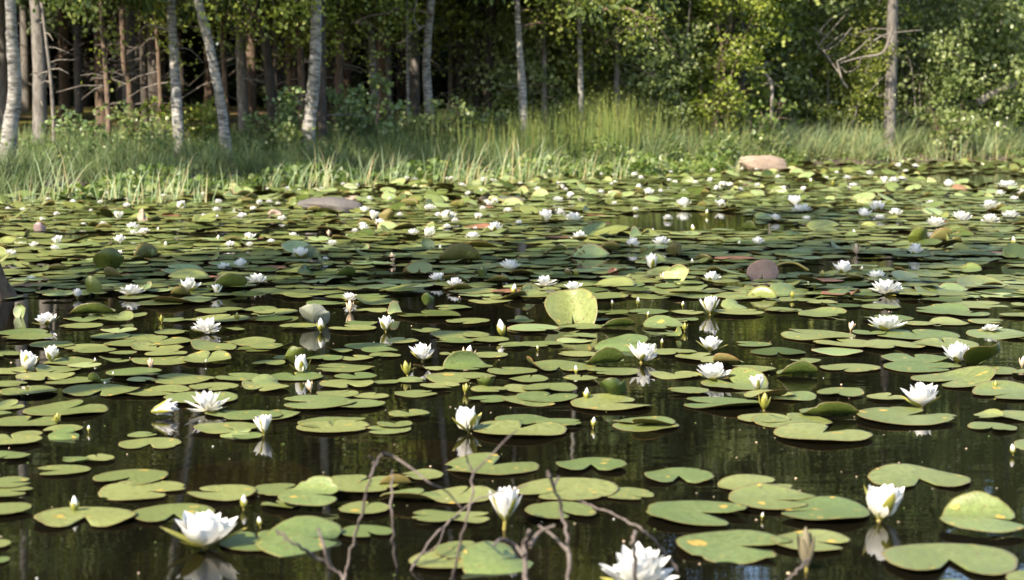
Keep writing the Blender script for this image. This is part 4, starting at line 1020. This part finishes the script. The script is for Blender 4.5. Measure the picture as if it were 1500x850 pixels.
HERO = [ # u, v(base), w, style, h/w wanted (0 = natural), raise m, yaw, label
 (298, 806, 93, 'bowl', .52, .004, .3, 'large white water lily, open bowl mirrored in black water, lower left'),
 (740, 778, 56, 'cup', .85, .022, .5, 'white water lily cup held above the water in front of the bare twigs'),
 (934, 866, 114, 'wide', .5, .0, .2, 'largest white water lily, spread wide, cut off by the bottom edge'),
 (1291, 765, 68, 'cup', .74, .002, .9, 'white water lily cup with two green sepals spread sideways'),
 (302, 606, 62, 'wide', .46, .004, 1.4, 'wide white lily with a ragged mirror image, left'),
 (686, 634, 35, 'cup', .97, .003, .1, 'narrow upright white lily cup with its reflection at mid bottom'),
 (386, 638, 26, 'cup', .9, .003, .7, 'small half-open white lily in dark water over the brown rock'),
 (1352, 600, 58, 'bowl', .58, .004, .6, 'white lily bowl behind a broad flat pad on the right'),
 (1404, 533, 51, 'bowl', .52, .004, 1.1, 'white lily leaning against an olive leaf'),
 (1300, 487, 50, 'bowl', .44, .006, .2, 'white lily bowl with a tan sepal, sitting on crowded pads right'),
 (1300, 432, 50, 'wide', .42, .004, .9, 'wide white lily in front of a smaller one, mirrored in the water'),
 (1286, 412, 30, 'bowl', .5, .004, .4, 'white lily just behind the wide mirrored one'),
 (1453, 487, 27, 'wide', .3, .004, .4, 'flat little white lily on a pad near the right edge'),
 (941, 532, 47, 'bowl', .58, .004, .75, 'large white lily bowl beside a dark curled leaf'),
 (1046, 559, 50, 'bowl', .46, .004, .3, 'low wide white lily bowl with one brown sepal'),
 (1041, 516, 34, 'bowl', .6, .004, 1.2, 'white lily bowl floating before dark green reflections'),
 (1041, 461, 28, 'cup', .75, .004, .5, 'white lily cup with thin sepals spread like arms'),
 (1042, 416, 24, 'bowl', .6, .004, .3, 'pure white lily cup standing in open dark water'),
 (619, 530, 40, 'bowl', .6, .004, .6, 'white lily with spiky petals next to a green bud'),
 (565, 486, 21, 'cup', .85, .004, .2, 'yellowish-white narrow lily with a sharp mirror image'),
 (442, 548, 18, 'cup', 1.2, .004, .9, 'half-open white and green lily before a squarish dark leaf'),
 (300, 489, 47, 'wide', .44, .003, .1, 'star-shaped white lily mirrored as a full sunburst'),
 (67, 478, 35, 'bowl', .48, .004, .5, 'white lily mirrored near the left edge, below the trunk foot'),
 (37, 545, 32, 'cup', .8, .006, 1.0, 'creamy white lily tilted on its stalk at the left edge'),
 (74, 531, 21, 'cup', .9, .004, .3, 'half-open white lily right of the creamy tilted one'),
 (191, 434, 38, 'wide', .42, .004, .8, 'wide white lily in the shade beside a dark leaf'),
 (113, 437, 13, 'bowl', .9, .004, .8, 'small white lily half hidden by a dark upright leaf'),
 (275, 428, 28, 'bowl', .6, .004, .2, 'white lily in the shade above a dark curled leaf'),
 (318, 432, 13, 'cup', .95, .004, .5, 'narrow white lily bud-cup in the shade under a long dark leaf'),
 (376, 417, 28, 'wide', .45, .004, .9, 'white lily in the shade at the end of a long dark leaf'),
 (512, 442, 21, 'wide', .5, .004, .2, 'low ragged white lily among grey shaded pads'),
 (642, 415, 24, 'bowl', .52, .004, .4, 'left one of two white lilies side by side in mid pond'),
 (667, 423, 21, 'bowl', .6, .004, .9, 'right one of two white lilies side by side in mid pond'),
 (799, 420, 33, 'wide', .42, .004, .2, 'thin-petalled star lily left of the tall pale leaf'),
 (840, 428, 22, 'bowl', .55, .004, .6, 'white lily right behind the tall pale leaf'),
 (747, 397, 26, 'wide', .55, .004, .4, 'spiky white lily mirrored in shaded dark water'),
 (1111, 574, 24, 'cup', .8, .004, .3, 'broken white lily with one petal split away'),
 (1235, 403, 29, 'bowl', .66, .004, .7, 'white lily with brown-streaked petals and mirror image right of the mauve leaf'),
 (1341, 375, 21, 'bowl', .7, .004, .2, 'lone white lily in front of the very dark round leaf'),
 (955, 395, 20, 'cup', .95, .004, .4, 'white lily with a tall mirror image below the brownish leaf'),
 (968, 362, 21, 'bowl', .6, .004, .8, 'white lily touching the brownish upright leaf'),
 (928, 364, 19, 'bowl', .7, .004, .3, 'white lily left of the brownish upright leaf'),
]
def put_flower(u, v, w, st, hw, lift, yaw, label, i, parts):
    p = on_z(u, v + 1); Wm = metres(w * (1.08 if w > 28 else 1.25 if w > 12 else 1.35), p[1]); f = FL[st, (i * 7 + 3) % 5]; zs = 1.0 if not hw else hw / f['h']
    loc = (p[0], p[1] + Wm * .15, .004 + lift)
    if parts:
        o = empty('water_lily', loc)
        for nm in ('petals', 'sepals', 'stamens', 'stem'): link(nm, f[nm], o)
    else: o = link('water_lily', f['whole'], None, loc)
    rr = np.random.default_rng(i); o.scale = (Wm, Wm, Wm * zs); o.rotation_euler = (rr.normal(0, .07), rr.normal(0, .07), yaw * 3.3)
    return o
for i, (u, v, w, st, hw, lift, yaw, lab) in enumerate(HERO):
    o = put_flower(u, v, w, st, hw, lift, yaw, lab, i, True)
    if u == 37: o.rotation_euler = (.05, .3, 1.0)
    tag(o, lab, 'water lily', 'white water lilies in bloom'); LAND.append((u, v - w * .25, 'the ' + lab))
# fallen, half-closed lily lying on the water
p = on_z(222, 612); o = empty('water_lily', (p[0], p[1], .02))
for nm in ('petals', 'sepals'): link(nm, FL['cup', 1][nm], o)
Wm = metres(26, p[1]); o.scale = (Wm, Wm, Wm * 1.7); o.rotation_euler = (0, 1.35, .25)
tag(o, 'closed white lily lying on its side in the water', 'water lily', 'white water lilies in bloom'); LAND.append((222, 608, 'the closed white lily lying on its side'))

FAR = T_('1186,258,6 1242,263,12 1275,258,11 1297,270,11 1310,269,12 1322,265,11 1341,247,10 1317,246,7 1327,253,7 1251,277,17 1391,276,15 1477,277,28 1466,288,13 1487,294,13 1496,285,10 1165,304,18 1176,312,28 1182,324,14 1136,324,16 1285,310,20 1267,321,18 1290,322,16 1312,318,18 1367,306,24 1452,306,25 1410,324,29 1482,321,26 1451,327,24 1372,332,28 1435,232,8 1149,281,9 1177,282,8 1210,263,6 762,271,8 787,281,8 821,278,11 829,280,7 844,279,8 880,284,9 936,279,9 950,287,13 1002,281,7 1051,280,11 1059,277,11 1069,275,9 1084,280,9 1110,275,10 1011,267,7 1019,270,8 988,269,9 929,260,8 835,292,10 852,297,11 817,296,16 1002,305,19 1056,305,12 931,310,9 978,322,12 820,318,19 800,325,19 840,325,24 868,337,14 869,343,14 849,353,21 1110,360,16 394,298,9 407,301,7 380,302,8 444,304,8 412,323,13 534,314,12 547,323,15 429,350,12 486,360,16 397,358,9 440,380,20 476,383,9 530,333,12 520,342,10 534,341,12 556,332,12 629,308,18 641,319,10 653,322,14 662,321,12 666,326,10 605,346,16 629,349,15 655,337,12 695,338,9 725,341,18 692,353,20 661,370,13 707,307,10 716,302,9 726,299,8 744,313,13 502,298,9 571,294,7 541,296,8 707,269,10 724,268,11 704,285,10 685,289,8 627,291,8 11,309,9 33,310,8 61,325,6 122,333,9 150,331,11 82,317,7 173,322,12 185,305,10 184,295,9 239,290,7 265,307,12 193,338,18 210,343,16 195,346,12 175,360,16 209,378,20 174,373,11 49,364,13 84,360,14 80,369,11 14,376,17 336,363,14 364,354,12 365,362,10 328,396,19 353,394,17 311,326,14 298,321,10 346,313,12 316,311,9 370,311,8 354,321,14 319,298,11 146,299,8 107,302,9 20,296,5 44,411,11 1226,255,6 1040,268,7 1140,262,7 900,300,8 760,330,10 700,322,9 585,318,9')  # a few of these small blossoms stand in for bright glints
for i, (u, v, w) in enumerate(FAR):
    st = ('bowl', 'wide', 'bowl', 'cup')[i % 4] if w < 20 else ('wide' if w > 22 else 'bowl')
    o = put_flower(u, v, w, st, 0 if st != 'cup' else .8, .004, i * .77, '', 200 + i, w >= 17)
    tag(o, None, 'water lily', 'white water lilies in bloom')
    THINGS.append((o, 'water lily', u, v, 'tiny white' if w < 10 else 'small white' if w < 15 else 'white', 'water lily', 'white water lilies in bloom'))
r = np.random.default_rng(99)
for i in range(70):
    u = r.uniform(5, 1150); ysh = shore_y(u) - .3; y = ysh - r.exponential(1.6)
    if y < 17: continue
    v = proj(((u - 750) / F * y, y, 0))[1]
    o = put_flower(u, v, r.uniform(4, 8), 'bowl', .6, .01 + .05 * r.random(), r.random(), '', 400 + i, False)
    tag(o, 'tiny white water lily in the crowded lily bed under the far sedges', 'water lily', 'tiny water lilies under the far sedges')

# buds
def bud_mesh(kind):
    gs, gw, gst = Geo(), Geo(), Geo(); r = np.random.default_rng(len(kind))
    n = 10; t = np.linspace(0, 1, 9); prof = .21 * np.sin(PI * (t * .92 + .06)) ** .8; th = np.arange(n) * 2 * PI / n
    def egg(sc, z1):
        V = np.stack([(prof * sc)[:, None] * np.cos(th), (prof * sc)[:, None] * np.sin(th), np.broadcast_to((t * z1)[:, None], (9, n))], -1).reshape(-1, 3)
        i = np.arange(8)[:, None] * n + np.arange(n)[None]; j = np.arange(8)[:, None] * n + (np.arange(n)[None] + 1) % n
        return V, np.stack([i, j, j + n, i + n], -1).reshape(-1, 4), np.stack([np.tile(th / 6.3, 9), np.repeat(t, n)], 1)
    V, f, U = egg(.93, 1.0); gw.add(V, f, U)
    for q in range(4): petal(gs, q * PI / 2 + .4, 1.18, .92 if kind != 'white' else .74, .155, r, 0, .85, .5, .05, 0, .95)
    tube(gst, np.array([(0, 0, .03), (.04, .05, -.5), (.3, .3, -3)]), [.07, .06, .05], 6)
    inner, outer = {'green': ('sepal', 'sepal'), 'white': ('petal', 'sepal'), 'tan': ('bud_tan', 'bud_tan'), 'brown': ('bud_brown', 'bud_brown'), 'pink': ('petal', 'bud_tan')}[kind]
    return gw.mesh('bud_petals', M[inner]), gs.mesh('bud_sepals', M[outer]), gst.mesh('stem', M['stem'])
BM = {k_: bud_mesh(k_) for k_ in ('green', 'white', 'tan', 'brown', 'pink')}
BUDS = 'green:237,473,11 347,471,13 597,551,22 681,577,15 1119,602,26 1205,409,13 1161,438,11 1003,486,13 1457,572,14 1193,425,9 845,406,12 404,372,9 517,366,6 1220,273,9 83,622,17|white:736,494,27 470,487,22 844,549,13 869,627,15 859,587,18 934,448,12 897,449,9 1183,419,8 752,433,17 140,533,9 166,552,7 301,534,7 153,567,8 130,634,10 381,773,15 357,747,21 110,752,25 1116,762,10 1484,667,17 1387,354,10 1485,360,13 1262,399,9 1016,341,12 1014,390,11 1035,316,9 646,369,11 242,364,11 232,341,8 319,354,10 1253,346,10 1187,269,8 1000,451,9 949,465,8 788,514,7 969,506,9 1082,361,8 957,342,7|pink:683,534,28 455,574,17 1497,539,17 1246,485,14|tan:221,540,15 513,457,17 972,413,14 576,384,14 831,404,11 1255,373,16 482,346,9'
NB = 0
for blk in BUDS.split('|'):
    kind, lst = blk.split(':')
    for (u, v, h) in T_(lst):
        p = on_z(u, v); Hm = metres(h, p[1]); o = empty('lily_bud', (p[0], p[1], .003)); a, b_, c_ = BM[kind]; rr = np.random.default_rng(int(u)); NB += 1
        for nm, me in (('bud_petals', a), ('bud_sepals', b_), ('stem', c_)): link(nm, me, o)
        o.scale = (Hm * 1.05, Hm * 1.05, Hm); o.rotation_euler = (rr.normal(0, .1), rr.normal(0, .16), rr.uniform(0, 6))
        tag(o, None, 'lily bud', 'lily buds above the water')
        THINGS.append((o, 'lily bud', u, v, {'green': 'green', 'white': 'white-tipped', 'pink': 'pinkish', 'tan': 'withered tan'}[kind], 'lily bud', 'lily buds above the water'))
p = on_z(1181, 838); Hm = metres(66, p[1]); o = empty('lily_bud', (p[0], p[1], .01))
for nm, me in zip(('bud_petals', 'bud_sepals', 'stem'), BM['brown']): link(nm, me, o)
o.scale = (Hm * .66, Hm * .66, Hm * .95); o.rotation_euler = (0, -.04, .5); tag(o, 'large brown withered bud standing upright near the bottom right', 'lily bud', 'lily buds above the water'); LAND.append((1180, 800, 'the large brown withered bud'))

g = Geo(); r = np.random.default_rng(808); n = 420
y = 3.3 * (16 / 3.3) ** r.random(n); x = r.uniform(-.33, .33, n) * y; rad = r.uniform(.002, .0055, n) * (1 + .5 * (r.random(n) > .93)); th = np.arange(7) * 2 * PI / 7
V = np.stack([x[:, None] + rad[:, None] * np.cos(th) * r.uniform(.6, 1, n)[:, None], y[:, None] + rad[:, None] * np.sin(th), np.full((n, 7), .0012)], -1)
top = V.copy(); top[..., 2] += rad[:, None] * .5; top[..., :2] = (top[..., :2] + np.stack([x, y], -1)[:, None]) / 2
VV = np.concatenate([V, top], 1).reshape(-1, 3); i = np.arange(n)[:, None, None] * 14; j = np.arange(7)[None, :, None]
q = (i + np.concatenate([j, (j + 1) % 7, (j + 1) % 7 + 7, j + 7], 2)).reshape(-1, 4); capf = (np.arange(n)[:, None] * 14 + np.arange(7, 14))
kind = r.choice(4, n, p=[.3, .3, .34, .06])
for kk in range(4):
    sel = np.repeat(kind == kk, 7); g.f.append(q[sel]); g.m.append(np.full(int(sel.sum()), kk, np.int32)); c_ = capf[kind == kk]; g.f.append(c_); g.m.append(np.full(len(c_), kk, np.int32))
g.v.append(VV); g.uv.append(np.full((len(VV), 2), .5)); g.n = len(VV)
tag(link('floating_bits', g.mesh('floating_bits', [M['bud_tan'], M['herb'], M['bud_brown'], M['petal']])), 'scattered petal scraps, seeds and plant bits drifting on the water', 'floating bits', kind='stuff')
# petiole of the mauve leaf, bare twigs in the foreground
g = Geo(); P = [at_y(u, v, on_z(1117, 413)[1]) for u, v in ((1138, 389), (1150, 385), (1166, 386), (1184, 396))]; b0 = P[0]
tube(g, smooth_path(np.array(P) - b0), .008, 6); o = link('leaf_stalk', g.mesh('leaf_stalk', M['stem'])); o.location = b0
tag(o, 'yellow-green stalk arching out of the water beside the mauve leaf', 'leaf stalk')
TW = [ # depth, label, main path, widths, side branches
 (3.75, 'tall grey twig bending over at its top', [(503, 856), (505, 842), (517, 796), (532, 739), (543, 698), (554, 677), (560, 663)], 7, 4.5, [[(560, 663), (578, 670), (608, 690), (630, 708), (654, 720), (678, 747)], [(546, 682), (548, 674), (541, 668)]]),
 (3.85, 'straight grey twig right of the tall bent one', [(582, 862), (581, 836), (577, 790), (574, 750), (573, 712), (575, 690)], 7, 3.5, []),
 (3.7, 'forked grey twig in the centre of the bare twigs', [(664, 850), (666, 830), (681, 771), (691, 728), (692, 693), (684, 671), (685, 655)], 6.5, 3.5, [[(692, 693), (716, 671), (742, 643), (758, 630)]]),
 (3.9, 'long slanting twig rising to the right behind the forked one', [(596, 862), (600, 844), (613, 815), (651, 771), (678, 747), (722, 723), (775, 712)], 7, 3, [[(613, 815), (640, 800), (652, 770)]]),
 (3.6, 'dark low twig slanting down over the bluish leaf', [(404, 776), (430, 795), (460, 815), (492, 838), (520, 870)], 6, 7, [[(484, 831), (474, 800), (466, 774)]]),
 (3.5, 'pale upright twig with a bent side branch right of the lily cup', [(833, 866), (833, 809), (826, 761), (816, 728), (806, 700), (802, 694)], 8, 6, [[(833, 809), (810, 785), (789, 770)], [(811, 712), (815, 704), (819, 699)]]),
 (3.45, 'thick short grey twig left of the pale upright one', [(773, 868), (767, 809), (770, 790), (776, 778)], 11, 8, [[(768, 815), (755, 800), (735, 790), (722, 800)], [(776, 800), (790, 780), (812, 770)]]),
 (3.8, 'curving dark twig running down right towards the largest lily', [(846, 734), (859, 737), (902, 755), (937, 772), (959, 793), (986, 824), (1000, 850)], 4, 7, []),
 (3.55, 'pale stick with a blunt tip behind the largest lily', [(930, 866), (929, 820), (928, 795), (929, 778)], 9, 8, []),
 (3.6, 'twig slanting up to the large brown withered bud', [(1140, 862), (1158, 846), (1172, 832), (1184, 822)], 8, 6, []),
]
for i, (D, lab, path, w0, w1, subs) in enumerate(TW):
    g = Geo(); rr = np.random.default_rng(60 + i)
    P = np.array([at_y(u, v, D + .05 * math.sin(j * 1.3 + i)) for j, (u, v) in enumerate(path)]); b0 = P[0].copy()
    Q = smooth_path(P - b0, 5); Q[1:] += rr.normal(0, .0022, (len(Q) - 1, 3)); tube(g, Q, np.linspace(metres(w0, D) / 2.9, metres(w1, D) / 3.0, len(Q)) * (1 + .13 * rr.normal(size=len(Q))), 8)
    o = link('bare_twig', g.mesh('bare_twig', M['twig'])); o.location = b0; tag(o, lab, 'twig', 'bare twigs rising from the water in front')
    for sp in subs:
        g = Geo(); S = np.array([at_y(u, v, D + .05 * math.sin(j * 1.7 + i) * min(j, 1)) for j, (u, v) in enumerate(sp)]); Q = smooth_path(S - b0, 5)
        tube(g, Q, np.linspace(metres(w1 * .95, D) / 2, metres(w1 * .5, D) / 2, len(Q)), 6); link('side_twig', g.mesh('side_twig', M['twig']), o)
    LAND.append((path[-2][0], path[-2][1], 'the ' + lab))
# ------------------------------------------------------------------ labels told by neighbours
ORD = ['nearest one', 'second one', 'third one', 'fourth one', 'fifth one', 'sixth one', 'seventh one', 'eighth one', 'ninth one', 'tenth one']
import re
def nwords(s): return len(re.findall(r"\w+", s)) + 0
buckets = {}
for ti, (o, cat, u, v, adj, noun, grp) in enumerate(THINGS):
    for li, (a, b, ph) in enumerate(LAND):
        dx, dy = u - a, (v - b) * 3.0; dist = math.hypot(dx, dy)
        if dist > 600 or dist < 1: continue
        rel = ('in front of' if dy > 0 else 'behind') if abs(dy) > abs(dx) else ('right of' if dx > 0 else 'left of')
        buckets.setdefault((li, rel, cat), []).append((dist, ti))
opts = {}
for (li, rel, cat), mem in buckets.items():
    for rank, (dist, ti) in enumerate(sorted(mem)[:10]): opts.setdefault(ti, []).append((rank * 90 + dist, rank, rel, li))
for ti, (o, cat, u, v, adj, noun, grp) in enumerate(THINGS):
    lab = None
    for _, rank, rel, li in sorted(opts.get(ti, [])):
        for s in (f'{adj} {noun}, {ORD[rank]} {rel} {LAND[li][2]}', f'{noun}, {ORD[rank]} {rel} {LAND[li][2]}'):
            if nwords(s) <= 16 and len(s) < 198: lab = s; break
        if lab: break
    o['category'] = cat; o['group'] = grp
    o['label'] = lab or f'{adj} {noun} in the crowded lily bed'

if 0:
    from collections import Counter
    c = Counter(o.get('label') for o in SC.objects if o.parent is None and o.get('label'))
    print('DUPES', [(k_, n) for k_, n in c.most_common(12)])
    for o in list(SC.objects)[::37]:
        if o.get('label'): print('LAB', o.name, '|', o['label'])
